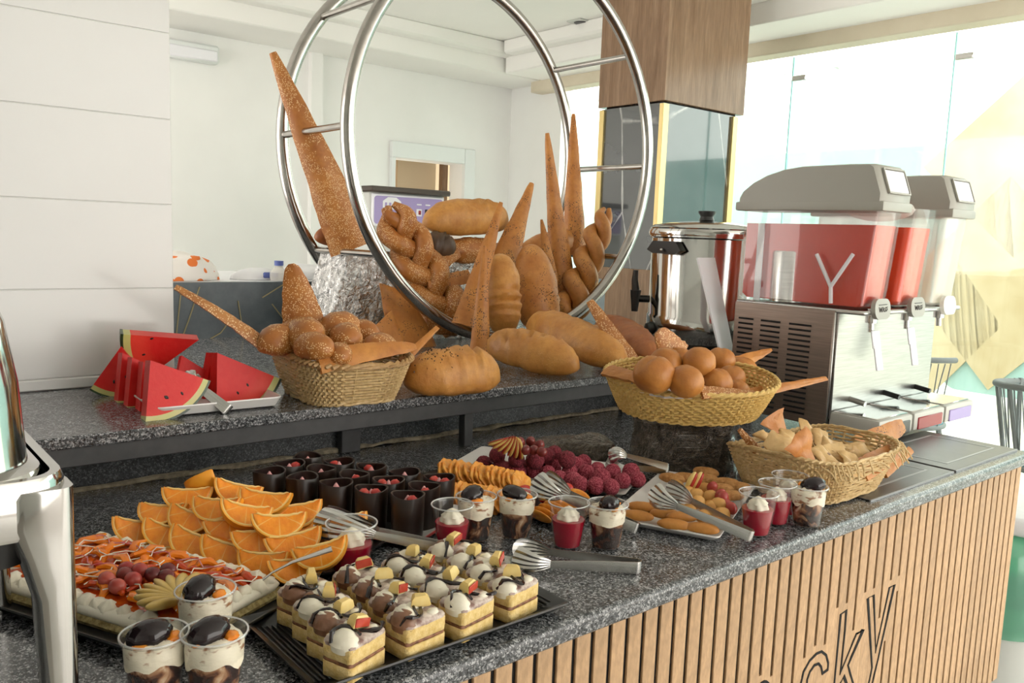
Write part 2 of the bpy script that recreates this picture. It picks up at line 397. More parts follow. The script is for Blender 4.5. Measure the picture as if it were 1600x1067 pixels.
def frame(o, x, z):
    """matrix with origin o, x axis along x, z axis as near z as can be"""
    x = V(x).normalized(); z = V(z); z = (z - x*z.dot(x)).normalized(); y = z.cross(x)
    return Matrix.Translation(V(o)) @ Matrix((x, y, z)).transposed().to_4x4()
def sup(a, b, n, k, cnt):
    t = 2*pi*k/cnt; c, s_ = cos(t), sin(t)
    return (a*math.copysign(abs(c)**(2/n), c), b*math.copysign(abs(s_)**(2/n), s_))
ORD = ['first', 'second', 'third', 'fourth', 'fifth', 'sixth', 'seventh', 'eighth', 'ninth', 'tenth']

# ============================================================ SETTING
ZC, ZS = .9, 1.042           # counter top, shelf top
XR, YB = 5.3, 6.47           # window wall, back wall
fl = struct('floor', G().box((2.2, 1.8, -.06), (9, 9.6, .1)), 'floor_joint')
ft = G().box((0, 0, 0), (.597, .597, .012), .002).mesh('floor_tile', ['floor'])
for i in range(10):
    for j in range(9):
        obj('floor_tile', ft, None, fl, T((-.3+.6*i, -1.9+.6*j, -.006)))
# left tile wall with its end at the pass
wl = struct('wall_left', G().box((-.87, 2.1505, 1.5), (3.06, .2, 3.1)), 'grout')
hz = [1.068] + [aty(264, y, 2.05).z for y in (450, 320, 187, 52.8)] + [2.62, 2.95]
for a, b in zip(hz, hz[1:]):
    for x0, x1 in ((-2.38, -1.37), (-1.37, -.355), (-.355, .66)):
        obj('wall_tile', G().box(((x0+x1)/2, 2.056, (a+b)/2), (x1-x0-.0018, .016, b-a-.0018), .001), 'tile', wl)
struct('baseboard_left', G().box((-.87, 2.056, 1.055), (3.06, .03, .025), .003), 'tile')
struct('wall_side_light_block', G().box((-2.4, -.4, 1.5), (.1, 5.2, 3.1)), 'wall')  # unseen wall, added to hold sky light off the left side
struct('wall_front_light_block', G().box((-.85, -3.0, 1.5), (3.1, .1, 3.1)), 'wall')  # added behind the camera to block ambient light; its length sets the light opening
# back wall with the pass-through opening
o0 = aty(612, 240, YB); o1 = aty(722, 262, YB); ox0, ox1, oz1 = o0.x, o1.x, (o0.z+o1.z)/2
oz0 = oz1-1.0
g = G()
for x0, x1, z0, z1 in ((-2.4, ox0, -.1, 3.2), (ox1, XR+.1, -.1, 3.2), (ox0, ox1, oz1, 3.2), (ox0, ox1, -.1, oz0)):
    g.box(((x0+x1)/2, YB+.1, (z0+z1)/2), (x1-x0, .2, z1-z0))
struct('wall_back', g, 'wall')
g = G()
for x0, x1, z0, z1 in ((ox0-.02, ox0+.02, oz0, oz1), (ox1, ox1+.12, oz0-.05, oz1+.14), (ox0-.02, ox1, oz1, oz1+.14), (ox0-.02, ox1, oz0-.05, oz0)):
    g.box(((x0+x1)/2, YB-.02, (z0+z1)/2), (x1-x0, .05, z1-z0), .006)
struct('trim_1', g, 'white_post')
# the room seen through it
struct('wall_kitchen', G().box((ox0+.6, YB+1.6, 1.5), (3.6, .1, 3.2)).box((ox0-.7, YB+.9, 1.5), (.1, 1.5, 3.2)), 'beige_wall')
struct('ceiling_kitchen_sun_block', G().box((ox0+.6, YB+.95, 3.12), (3.6, 1.6, .08)), 'ceiling')  # unseen roof, added so open sky and sun don't bleach the kitchen wall
p0 = aty(665, 320, YB+.35); struct('wall_kitchen_side', G().box((ox1-.16, YB+.55, 1.6), (.44, .06, 3)), 'beige_wall')
struct('trim_6', G().box((ox1-.0, YB+.3, 1.7), (.06, .06, 2.4)), 'column_wood')
# ceiling: field, soffit border, cornice steps
g = G().box((1.45, 1.6, 3.1), (7.9, 10, .1))
struct('ceiling', g, 'ceiling')
g = G().box((1.45, YB-.28, 2.93), (7.9, .56, .24), .01).box((1.45, YB-.62, 3.0), (7.9, .14, .12), .02)
struct('trim_2', g, 'ceiling')
g = G().box((XR-.28, 1.25, 2.93), (.56, 9.28, .24), .01).box((XR-.62, 1.2, 3.0), (.14, 9.14, .12), .02)
struct('trim_3', g, 'ceiling')
# right wall: piece beside the back corner, header board, frameless glass
yw = 5.75
struct('wall_right', G().box((XR+.06, (yw+YB)/2+.05, 1.5), (.12, YB-yw+.1, 3.2)).box((XR+.06, 1.4, 3.0), (.12, 8.8, .35)), 'wall')
struct('trim_4', G().box((XR-.06, 1.5, 2.79), (.16, 9.06, .15), .008), 'beam')
ed = [5.7] + [atx(px, py, XR).y for px, py in ((1238, 110), (1494, 60))]
ed = [5.7, 4.3, ed[1], ed[2], .35, -1.1, -2.6]
for i, (a, b) in enumerate(zip(ed, ed[1:])):
    w = struct('window_%d' % (i+1), G().box((XR+.02, (a+b)/2, 1.36), (.012, a-b-.006, 2.7)), 'glass')
    obj('glass_edge', G().box((XR+.02, b+.004, 1.36), (.016, .007, 2.7)), 'glass_edge', w)
    c = V((XR-.0, b+.0-.06, 2.56)); obj('patch_fitting', G().box(c, (.03, .1, .035), .004), 'steel', w)
# counter body --------------------------------------------------------
YF, XE = .772, 2.455
ct = thing('buffet_counter', 'long serving counter with speckled grey granite top and slatted oak front', 'counter', (1.0, 1.3, 0))
def loc(o, parent): o.parent = parent; o.matrix_parent_inverse = parent.matrix_basis.inverted(); return o
def cpart(name, g, m, **k): return loc(obj(name, g, m, **k), ct)
cpart('granite_top', G().box(((XE-2.3)/2, (YF+1.728)/2, ZC-.015), (XE+2.3, 1.728-YF, .03), .009, seg=3), 'granite')
cpart('body', G().box(((XE-2.25)/2-.01, 1.28, .57), (XE+2.2, .92, .6)), 'black_gap')
cpart('backing_board', G().box(((XE-2.25)/2-.01, .8075, .567), (XE+2.2, .025, .6)), 'black_gap')
cpart('plinth', G().box(((XE-2.25)/2-.03, 1.3, .13), (XE+2.1, .8, .27)), 'black_gap')
cpart('end_panel', G().box((XE-.028, 1.27, .568), (.02, .93, .6), .003), 'column_wood')
SL, SG, Z0 = .0285, .0080, .265
PX = aty(1300+22*.1875, 835, .79).x - SG/2      # a gap centre read off the photograph
sm = G().box((0, 0, 0), (SL, .005, .87-Z0), .001).mesh('slat', ['slat'])
xs = []
k0 = int((PX-(-.2))/(SL+SG))
x = PX - k0*(SL+SG)
while x < XE-.04:
    xs.append(x); x += SL+SG
for x in xs:
    loc(obj('slat', sm, None, None, T((x+SG/2+SL/2+.004, .7925, (.87+Z0)/2))), ct)
# the panel is left solid round the carved word: strips close the gaps there
def crop(px, py): return (1160+px*.1875, 880+py*.1875)
fills = [(155, 935, None), (247, 940, None), (520, 790, None), (610, 690, None), (695, 675, None), (798, 370, None), (875, 330, None), (925, 560, None), (1023, 245, None), (1097, 210, None), (1137, 460, None), (1230, 145, (1200, 640)), (1297, 110, (1285, 235))]
used = set()
for px, py, lo in fills:
    p = aty(*crop(px, py), .79); i = min(range(len(xs)), key=lambda q: abs(xs[q]+.004-p.x))
    if i in used: continue
    used.add(i); z1 = p.z; z0 = Z0 if lo is None else aty(*crop(*lo), .79).z
    cpart('filler_strip', G().box((xs[i]+.004, .7927, (z0+z1)/2), (SG+.001, .0048, z1-z0)), 'slat')
def groove(pts, name):
    P = [aty(*crop(*p), .7895) for p in pts]; g = G(); w = .0026
    rings = []
    for i, p in enumerate(P):
        a = P[max(i-1, 0)]; b = P[min(i+1, len(P)-1)]; t = (b-a).normalized(); n = V((t.z, 0, -t.x))*w
        # mitre
        if 0 < i < len(P)-1:
            t1 = (p-a).normalized(); t2 = (b-p).normalized(); c = max(.45, sqrt(max(0, (1+t1.dot(t2))/2))); n = n/c
        rings.append([p-n+V((0, -.0006, 0)), p+n+V((0, -.0006, 0)), p+n+V((0, .003, 0)), p-n+V((0, .003, 0))])
    g.loft(rings); return cpart(name, g, 'black_gap')
groove([(1050, 1010), (1062, 960), (1080, 870), (1045, 290), (1095, 268), (1111, 730), (1225, 203), (1268, 178), (1130, 800), (1080, 1010), (1005, 1290), (960, 1310), (1050, 1010)], 'carved_letter')
groove([(765, 1010), (785, 800), (820, 425), (866, 394), (855, 560), (818, 910), (950, 588), (1008, 550), (880, 850), (925, 1010), (975, 1160), (935, 1190), (845, 940), (795, 1050), (770, 1270), (725, 1300), (765, 1010)], 'carved_letter')
groove([(495, 1240), (478, 1130), (488, 1000), (510, 905), (560, 812), (620, 752), (660, 735), (698, 765), (715, 830), (712, 885), (668, 918), (656, 862), (635, 836), (600, 850), (562, 905), (540, 970), (534, 1060), (548, 1180), (580, 1205), (625, 1150), (660, 1130), (655, 1190), (600, 1275), (540, 1290), (495, 1240)], 'carved_letter')
import itertools
groove([(180+72*cos(a*pi/12), 1180+195*sin(a*pi/12)*1.0-20*cos(a*pi/12)) for a in range(-6, 19)], 'carved_letter')
groove([(180+30*cos(a*pi/12), 1180+145*sin(a*pi/12)-10*cos(a*pi/12)) for a in range(-6, 19)], 'carved_letter')
# upstand behind with mortar seam, shelf on steel frame
sh = thing('granite_shelf', 'raised granite shelf on grey steel frame along the back of counter', 'shelf', (1.0, 2.1, ZC))
def spart(name, g, m, **k): return loc(obj(name, g, m, **k), sh)
spart('granite_slab', G().box((.25, 2.185, ZS-.011), (5.0, 1.2, .022), .003), 'granite')
spart('front_beam', G().box((.25, 1.612, ZS-.041), (4.95, .02, .038), .002), 'steel_dark')
lm = G().box((0, 0, 0), (.026, .026, .1), .002).mesh('leg', ['steel_dark'])
for x in (-1.0, .2, 1.219, 2.1):
    loc(obj('leg', lm, None, None, T((x, 1.62, ZC+.05))), sh)
spart('cross_bar', G().box((1.19, 1.66, ZS-.05), (.03, .06, .03)), 'steel_dark')
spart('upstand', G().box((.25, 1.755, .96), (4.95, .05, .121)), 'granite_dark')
spart('back_box', G().box((.25, 2.27, .52), (4.9, .96, 1.0)), 'black_gap')
g = G(); pts = [V((-1.5+.03*i, 1.727+rnd.uniform(-.003, .003), .903+rnd.uniform(-.001, .003))) for i in range(140)]
g.tube(pts, lambda t: .006+.005*noise.noise(V((t*60, 0, 0))), 6); spart('mortar_seam', g, 'mortar')
lm = G().box((0, 0, 0), (.05, .025, .11), .002).mesh('bracket', ['steel_dark'])
for x in (.95, 1.9): loc(obj('bracket', lm, None, None, T((x, 1.718, .955))), sh)
# dark panel behind the shelf
pn = struct('wall_panel', G().box((1.75, 2.78, .62), (2.25, .04, 1.215), .002), 'slate')
for pts in ([(312, 448), (295, 500), (280, 540)], [(283, 455), (276, 520), (270, 560)], [(372, 470), (380, 520)], [(425, 475), (442, 497)], [(410, 465), (450, 440)], [(310, 540), (345, 520), (360, 500)]):
    P = [aty(x, y, 2.757) for x, y in pts]; obj('vein', G().tube(P, .0022, 5), 'vein', pn)
# column
CX0, CX1, CY0, CY1 = 3.73, 4.48, 3.2, 3.72
cl = thing('column', 'square column, brown wood veneer above black marble with brass edge strips', 'column', ((CX0+CX1)/2, (CY0+CY1)/2, 0))
def kp(name, g, m): return loc(obj(name, g, m), cl)
kp('upper_casing', G().box(((CX0+CX1)/2, (CY0+CY1)/2, 2.65), (CX1-CX0, CY1-CY0, .9), .002), 'column_wood')
kp('shadow_gap', G().box(((CX0+CX1)/2+.01, (CY0+CY1)/2+.01, 2.19), (CX1-CX0-.1, CY1-CY0-.05, .03)), 'black_gap')
kp('marble_cladding', G().box(((CX0+CX1)/2-.03, (CY0+CY1)/2+.0, 1.7), (CX1-CX0-.09, CY1-CY0-.04, .98)), 'marble')
for x in (CX0+.018, CX1-.078):
    kp('brass_strip', G().box((x+.006, CY0+.018, 1.7), (.05, .03, .97), .002), 'brass')
kp('brass_strip', G().box((CX0+.014, CY1-.03, 1.7), (.025, .04, .97), .002), 'brass')
kp('base_casing', G().box(((CX0+CX1)/2-.03, (CY0+CY1)/2, .62), (CX1-CX0-.06, CY1-CY0+.02, 1.25), .002), 'column_wood')
# exterior ----------------------------------------------------------------
struct('terrace', G().box((20, 2, -.12), (29.3, 40, .1)), 'ground')
zt = atx(1400, 229, 9.0).z
w1 = atx(1487, 224, 9.0).y; w0 = atx(1507, 222, 9.0).y
sc = struct('wall_screen', G().box((9.05, w1+7, zt/2), (.08, 14, zt), .01), 'teal_wall')
def rounded(w, h, r, n=6):
    pts = []
    for cx, cy, a0 in ((w/2-r, h/2-r, 0), (-w/2+r, h/2-r, 90), (-w/2+r, -h/2+r, 180), (w/2-r, -h/2+r, 270)):
        for k in range(n+1): a = radians(a0+90*k/n); pts.append((cx+r*cos(a), cy+r*sin(a)))
    return pts
RX = Matrix(((0, 0, 1, 0), (1, 0, 0, 0), (0, 1, 0, 0), (0, 0, 0, 1)))
hgt = zt-.02
mu = struct('wall_mural', G().prism(rounded(5.2, hgt, .16), -.03, .03, mx=Matrix.Translation((9.05, w0-2.6, hgt/2)) @ RX), 'teal_wall')
def diamond(px, py, sx, sz, m='mural_beige'):
    c = atx(px, py, 8.99)
    obj('mural_diamond', G().prism([(sx, 0), (0, sz), (-sx, 0), (0, -sz)], -.012, .012, mx=Matrix.Translation(c) @ RX), m, mu)
diamond(1562, 445, .95, 1.05); diamond(1600, 255, .95, .9); diamond(1465, 500, .62, .8)
pg = thing('pergola', 'white timber pergola post with diagonal braces outside the windows', 'pergola', atx(1205, 300, 10.5)*1)
pl = atx(1205, 300, 10.5); pl.z = 0
pg.matrix_basis = Matrix.Translation(pl)
def gp(n, g): return obj(n, g, 'white_post', pg)
zb = atx(1205, 120, 10.5).z
gp('post', G().box((0, 0, zb/2), (.2, .2, zb), .01)); gp('beam', G().box((0, -3, zb+.1), (.2, 16, .2), .01))
for s_ in (-1, 1): gp('brace', G().box((0, 0, 0), (.12, .12, 1.2), .01, mx=T((0, s_*.45, zb-.45), rx=-s_*radians(45))))
# ============================================================ FIXTURES AND EQUIPMENT
# ceiling fittings, wall lamp, pilaster
for i, (px, py, lab) in enumerate(((782, 67, 'recessed twin ceiling downlight, the one nearer the back corner'), (918, 36, 'recessed twin ceiling downlight beside the wooden column'))):
    c = atz(px, py, 3.05); t = thing('ceiling_downlight', lab, 'light', (c.x, c.y, 3.05), 'ceiling downlights')
    obj('frame', G().box((0, 0, -.005), (.3, .15, .012), .003), 'grey_side', t)
    for s_ in (-.07, .07): obj('lamp', G().lathe([(.0, -.016), (.05, -.016), (.055, -.011), (.055, -.006)], 16, mx=T((s_, 0, 0))), 'black', t)
c = aty(292, 82, YB); t = thing('wall_lamp', 'white box-shaped emergency lamp high on the back wall', 'lamp', (c.x, YB, c.z))
obj('body', G().box((0, -.05, 0), (.42, .09, .13), .015), 'white_post', t); obj('diffuser', G().box((0, -.1, -.015), (.38, .02, .08), .008), 'label_white', t)
x = aty(483, 200, YB).x; struct('trim_5', G().box((x+.04, YB-.03, 1.4), (.1, .06, 2.83)), 'wall')
c = aty(645, 258, YB+1.5); t = thing('wall_oven', 'dark framed wall unit seen through the kitchen pass opening', 'oven', (c.x, YB+1.5, c.z))
obj('body', G().box((-.0, 0, .05), (.55, .1, .42), .01), 'dark_frame', t); obj('window', G().box((0, -.055, .1), (.35, .02, .3), .05), 'beam', t)
# machine with lilac panel
p = aty(585, 300, 4.5); q = aty(696, 306, 4.5)
t = thing('ice_machine', 'grey machine with lilac control panel below the kitchen opening', 'machine', ((p.x+q.x)/2, 4.7, 0))
w = q.x-p.x+.03
obj('body', G().box((0, .15, .83), (w, .64, 1.64), .01), 'grey_side', t)
obj('lid', G().box((-.0, .12, 1.665), (w+.03, .68, .035), .008), 'dark_frame', t)
pa = obj('control_panel', G().box((0, -.176, 1.54), (w-.02, .014, .2), .006), 'white_sheet', t)
obj('panel_face', G().prism(rounded(w-.05, .17, .02), 0, .004, mx=T((0, -.183, 1.54), rx=radians(90))), 'panel_lilac', pa)
obj('badge', G().prism([(-.065, -.03), (.065, -.03), (.065, .02), (.03, .045), (-.03, .045), (-.065, .02)], 0, .004, mx=T((-.13, -.1875, 1.575), rx=radians(90))), 'label_white', pa)
for dx in (-.045, -.015, .015, .045): obj('badge_mark', G().box((-.13+dx, -.193, 1.572), (.014, .003, .03), .001), 'panel_lilac', pa)
for dx in (.07, .135, .2):
    obj('caption', G().box((dx, -.1885, 1.585), (.035, .004, .008), .001), 'label_white', pa)
    obj('switch_plate', G().box((dx, -.1885, 1.535), (.042, .006, .045), .003), 'label_white' if dx != .135 else 'black', pa)
    obj('switch', G().box((dx+.003, -.193, 1.535), (.018, .008, .026), .003), 'led' if dx != .135 else 'grey_side', pa)
# table behind the slate panel, with what lies on it
t = thing('back_counter', 'white work counter behind the slate blue panel', 'counter', (1.6, 3.25, 0))
obj('top', G().box((0, 0, 1.2), (2.2, .86, .03), .004), 'white_sheet', t); obj('body', G().box((0, 0, .59), (2.1, .76, 1.18)), 'grey_side', t)
def heap(w, d, h, f=.25, s=5): return G().blob((0, 0, 0), (w, d, h), lambda n: 1+f*noise.noise(n*1.7+V((s, s*2, 0))), 24, 14)
p = atz(290, 446, 1.215); p = aty(288, 444, 3.1)
def clipz(g, z=0): g.v = [(x, y, max(zz, z)) for x, y, zz in g.v]; return g
o = obj('printed_cloth', clipz(heap(.15, .1, .1)), 'print_cloth', mx=T((p.x-.03, 3.1, 1.216))); tag(o, 'crumpled white cloth with orange fruit print behind the slate panel', 'cloth')
p = aty(400, 444, 3.1); t = thing('wrapped_pack', 'plastic wrapped pack with blue print behind the slate panel', 'pack', (p.x, 3.1, 1.216))
obj('wrap', clipz(heap(.1, .07, .045, .15, 9)), 'white_cloth', t); obj('blue_print', G().box((.03, -.067, .018), (.06, .01, .022), .004), 'blue', t)
p = aty(427, 444, 3.05); t = thing('water_bottle', 'small clear bottle with blue cap behind the slate panel', 'bottle', (p.x, 3.0, 1.216))
obj('bottle', G().lathe([(.03, 0), (.033, .01), (.033, .03), (.014, .05), (.014, .06)], 16), 'milky_tank', t); obj('cap', G().lathe([(.0, .075), (.017, .074), (.017, .056)], 16), 'blue', t)
p = aty(470, 444, 3.15); o = obj('folded_cloth', clipz(heap(.14, .1, .055, .2, 3)), 'white_cloth', mx=T((p.x+.02, 3.15, 1.216))); tag(o, 'white cloth heaped behind the slate panel, beside the bottle', 'cloth')

# hoop stand
HC, HR, YF1, YF2, TR = V((1.868, 0, 1.716)), .652, 2.23, 2.667, .0215
hs = thing('hoop_stand', 'tall double ring display stand of polished steel tube on the shelf', 'stand', (HC.x, (YF1+YF2)/2, ZS))
def hp(n, g, m='ring'): return loc(obj(n, g, m), hs)
for y in (YF1, YF2):
    hp('ring', G().tube([HC+V((HR*cos(a*2*pi/96), y, HR*sin(a*2*pi/96))) for a in range(96)], TR, 14, closed=True, up=(0, 1, 0)))
for px, py in ((441, 211), (503, 30), (488, 392), (862, 111), (884, 265), (862, 403)):
    p = aty(px, py, YF2)-HC; a = atan2(p.z, p.x); c = HC+V((HR*cos(a), 0, HR*sin(a)))
    hp('rung', G().tube([c+V((0, YF1+.015, 0)), c+V((0, YF2-.015, 0))], .0115, 10))
# foil wrapped block inside
g = G(); 
def ringrect(x0, x1, y0, y1, z, n=9, amp=.006, s=0):
    pts = []
    for a, b in (((x0, y0), (x1, y0)), ((x1, y0), (x1, y1)), ((x1, y1), (x0, y1)), ((x0, y1), (x0, y0))):
        n = 100 if a[1] == b[1] else 24
        for k in range(n): t_ = k/n; pts.append(V((a[0]+(b[0]-a[0])*t_, a[1]+(b[1]-a[1])*t_, z)))
    return [p+V((1, 1, 0))*amp*(noise.noise(p*18)+1.1*(.5-abs(noise.noise(V((p.x*55, p.y*55, p.z*22))))*2)) for p in pts]
g.loft([ringrect(1.25+.09*t_, 2.26-.03*t_, 2.425+.02*t_, 2.625, ZS+.001+.305*t_) for t_ in [k/34 for k in range(35)]])
o = obj('foil_block', g, 'foil', sharp=25); tag(o, 'foil wrapped block inside the steel hoop, under the breads', 'pedestal')

# chafing dish, partly in frame
t = thing('chafing_dish', 'chrome chafing dish with domed lid on straight legs, front left of the counter', 'chafing dish', (-.128, 1.06, ZC))
cx0, cx1, cy0, cy1 = -.31, .302, -.2, .19
def rrect(x0, x1, y0, y1, r, n=6):
    return [(x+(x0+x1)/2, y+(y0+y1)/2) for x, y in rounded(x1-x0, y1-y0, r, n)]
def rail(z, off): return [V((x, y, z)) for x, y in rrect(cx0-off, cx1+off, cy0-off, cy1+off, .035+off)]
g = G(); g.loft([rail(.222, 0), rail(.222, .004), rail(.226, .006), rail(.272, .006), rail(.279, .003), rail(.279, -.006), rail(.262, -.008), rail(.222, -.006)], closed=True); obj('frame_rail', g, 'chrome', t)
lo, li = [], []
g = G()
legp = []
for z, sx, sy in ((.0, .030, .034), (.02, .031, .035), (.16, .036, .042), (.2, .046, .052), (.232, .056, .056), (.262, .056, .056), (.268, .052, .052)):
    legp.append([V((x, y, z)) for x, y in rrect(-sx, 0, 0, sy, .013, 4)])
lg = G().loft(legp).mesh('leg', ['chrome'])
for (x, y, s1, s2) in ((cx1+.008, cy0-.008, 1, 1), (cx1+.008, cy1+.008, 1, -1), (cx0-.008, cy0-.008, -1, 1), (cx0-.008, cy1+.008, -1, -1)):
    m4 = Matrix.Translation((x, y, 0)) @ Matrix.Diagonal((s1, s2, 1, 1)); obj('leg', lg, None, t, m4)
g = G(); g.loft([[V((x, y, z)) for x, y in rrect(cx0+o_, cx1-o_, cy0+o_, cy1-o_, .035)] for z, o_ in ((.275, .008), (.23, .012), (.19, .02))], cap0=False); obj('water_pan', g, 'black', t)
g = G(); ln = []
for z, ins in ((.268, -.006), (.273, -.007), (.278, -.005), (.282, .004), (.31, .006), (.36, .009), (.42, .018), (.47, .036), (.51, .07), (.53, .115), (.536, .16)):
    ln.append([V((x, y, z)) for x, y in rrect(cx0+.02+ins, cx1-.014-ins, cy0+.012+ins, cy1-.02-ins, max(.01, .06-ins*.2), 8)])
g.loft(ln, cap0=False); obj('dome_lid', g, 'chrome', t)
g = G().tube([V((-.1, -.14, .49)), V((-.1, -.16, .53)), V((.1, -.16, .53)), V((.1, -.14, .49))], .009, 10); obj('handle', g, 'handle_black', t, T((0, .05, -.02)))

# hot plates
for i, (x0, x1, lab) in enumerate(((1.655, 2.05, 'dark warming plate set in the counter, under the woven basket of crackers'), (2.062, 2.44, 'dark warming plate set in the right end of the counter'))):
    t = thing('warming_plate', lab, 'hot plate', ((x0+x1)/2, .93, ZC), 'warming plates'); w = x1-x0
    obj('frame', G().box((0, 0, .002), (w, .245, .004), .0015), 'hotplate', t)
    g = G(); hx, hy = w/2-.045, .125-.04
    g.loft([[V((x, y, z)) for x, y in ((-a, -b), (a, -b), (a, b), (-a, b))] for a, b, z in ((hx, hy, .0036), (hx, hy, .0046), (hx-.006, hy-.006, .0046), (hx-.006, hy-.006, .0036))], closed=True); obj('border_line', g, 'plate_line', t)
    obj('steel_edge', G().box((0, -.1235, .0015), (w, .003, .005)), 'plate_line', t)

# drink dispenser
DX0, DX1, DY0, DY1 = 2.139, 2.735, 1.185, 1.51
t = thing('juice_dispenser', 'triple juice dispenser with steel body, grey lids and clear tanks on right end of counter', 'drink dispenser', (DX0, DY0, ZC))
W_, D_, H_ = DX1-DX0, DY1-DY0, .345
obj('body', G().box((W_/2, D_/2, H_/2+.01), (W_, D_, H_-.02), .004), 'steel', t)
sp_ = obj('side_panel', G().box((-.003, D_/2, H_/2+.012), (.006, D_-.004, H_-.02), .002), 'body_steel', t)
colsY = [(.255, .305), (.165, .228), (.067, .135)]
sl = G().box((0, 0, 0), (.004, 1, .0055), .001).mesh('louver_slot', ['black_gap'])
for a, b in colsY:
    for k in range(18):
        z = .298-k*.0147
        o = obj('louver_slot', sl, None, sp_, Matrix.Translation((-.0068, D_-(a+b)/2 if False else (a+b)/2, z)) @ Matrix.Diagonal((1, b-a, 1, 1)))
        
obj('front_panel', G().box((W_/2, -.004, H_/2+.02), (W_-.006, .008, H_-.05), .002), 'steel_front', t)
obj('rating_plate', G().box((.035, -.009, .045), (.05, .004, .022), .001), 'black', t)
obj('deck', G().box((W_/2, D_/2-.04, H_+.001), (W_, D_+.08, .012), .004), 'steel', t)
TW = .148
PT = .207
tz0, tz1 = .352, .632
def tankring(x, z, k, d=.006, ins=0):
    # tank leans forward at the front: deeper at the top
    y0 = -.064-.026*k; y1 = D_+.005
    return [V((x+px_, (y0+y1)/2+py_, z)) for px_, py_ in rounded(TW-2*ins, y1-y0-2*ins, .022, 4)]
labs = ('clear', 'clear', 'milky')
for i in range(3):
    x = .079+i*PT
    g = G(); zs = [tz0, tz0+.012, tz0+.1, tz0+.2, tz1]
    g.loft([tankring(x, z, (z-tz0)/(tz1-tz0), ins=.012 if z == tz0 else 0) for z in zs], cap1=False)
    tk = obj('tank', g, 'tank' if i < 2 else 'milky_tank', t, label='tank holding %s' % ('red juice', 'orange red juice', 'a pale drink')[i])
    if i < 2:
        zt_ = tz0+.228; g = G()
        g.loft([[V((max(p_.x, .026) if i == 0 else p_.x, p_.y, p_.z)) for p_ in tankring(x, z, (z-tz0)/(tz1-tz0), ins=.006+(.01 if z < tz0+.01 else 0))] for z in (tz0+.008, tz0+.02, tz0+.1, zt_)])
        obj('juice', g, 'juice' if i == 0 else 'juice2', tk)
    if i != 1:
        g = G(); rings = []
        # lid: flat at the front, rounded down to the back; sloped front face
        prof = [(-.102, 0), (-.103, .03), (-.078, .098), (-.068, .106), (.0, .108), (.14, .107), (.2, .1), (.255, .085), (.30, .064), (.333, .04), (.344, .022), (.346, 0)]
        for sx in (-1, 1):
            pass
        n = len(prof)
        def lidring(w, ins): return [V((x+w, y_*(1-ins)+.08*ins, tz1+z_*(1-ins*.6))) for y_, z_ in prof]
        g.loft([lidring(-TW/2-.006, .05), lidring(-TW/2-.006+.012, 0), lidring(TW/2+.006-.012, 0), lidring(TW/2+.006, .05)])
        ld = obj('lid', g, 'lid_grey', t)
        obj('lid_flange', G().box((x, .122, tz1-.003), (TW+.014, .456, .026), .006, seg=2), 'lid_grey', ld)
        m4 = frame((x, -.0925, tz1+.062), (1, 0, 0), (0, -.94, .345))
        obj('display_card', G().box((0, 0, .002), (TW-.04, .062, .004), .002, mx=m4), 'label_white', ld)
        g = G(); g.loft([[m4 @ V((px_, py_, z_)) for px_, py_ in rounded(TW-.04+o_, .062+o_, .004, 2)] for o_, z_ in ((.002, .001), (.002, .006), (.01, .006), (.01, .001))], closed=True); obj('card_frame', g, 'lid_grey', ld)
    else:
        obj('inner_cover', G().blob((x, .05, tz1), (.07, .1, .035), nu=20, nv=8), 'milky_tank', t)
    # tap
    tp = obj('tap', G().tube([V((x, -.06, tz0+.004)), V((x, -.06, tz0-.035))], .016, 14).tube([V((x, -.06, tz0-.03)), V((x, -.062, tz0-.06))], .008, 10), 'steel', t)
    g = G().prism(rounded(.085, .056, .024, 5), 0, .012, mx=frame((x, -.078, tz0+.004), (1, 0, 0), (0, -1, .1)))
    nm = obj('name_plate', g, 'lid_grey' if i < 2 else 'milky_tank', tp)
    if i < 2:
        lv = obj('lever', G().box((0, 0, -.03), (.042, .005, .05), .002, mx=T((x, -.072, tz0-.05), rx=radians(-12))).box((0, 0, -.085), (.036, .005, .07), .002, mx=T((x, -.072, tz0-.045), rx=radians(-12))), 'label_white', tp)
# agitator and cooling cylinder that show through the first tank
x = .079
obj('cooling_cylinder', G().lathe([(.0, tz0+.15), (.046, .15+tz0), (.049, tz0+.145), (.049, tz0+.004)], 28, mx=T((x-TW/2+.052, .19, 0))), 'steel', t)
def atl(px, py): return atx(px, py, DX0+.0105)-V((DX0, DY0, ZC))
g = G()
for a, b in (((1298, 474), (1298, 448)), ((1298, 448), (1276, 397)), ((1298, 448), (1333, 397))): g.tube([atl(*a), atl(*b)], .0055, 8)
obj('agitator', g, 'label_white', t, label='white fork shaped stirring arm')
obj('level_strip', G().box((.012, .262, tz0+.115), (.004, .022, .225), .001), 'label_white', t)
# drip trays and pins
for i in range(3):
    x = .098+i*.2
    tr = obj('drip_tray', G().box((x, -.075, .042), (.19, .145, .05), .008, seg=2), 'tray_grey', t)
    obj('tray_grid', G().box((x, -.073, .0685), (.175, .125, .004), .002), 'chrome', tr)
    obj('tray_front', G().box((x, -.1485, .036), (.15, .005, .035), .002, mx=None), 'led' if i == 1 else ('hotplate' if i == 0 else 'panel_lilac'), tr)
    obj('overflow_pin', G().tube([V((x, -.005, .095)), V((x, -.055, .088))], .008, 10), 'handle_black' if i else 'steel', t)
# feet
for fx in (.04, W_-.04):
    for fy in (.04, D_-.04): obj('foot', G().lathe([(.016, 0), (.02, .004), (.018, .022)], 12, mx=T((fx, fy, 0)), cap0=True, cap1=True), 'black', t)
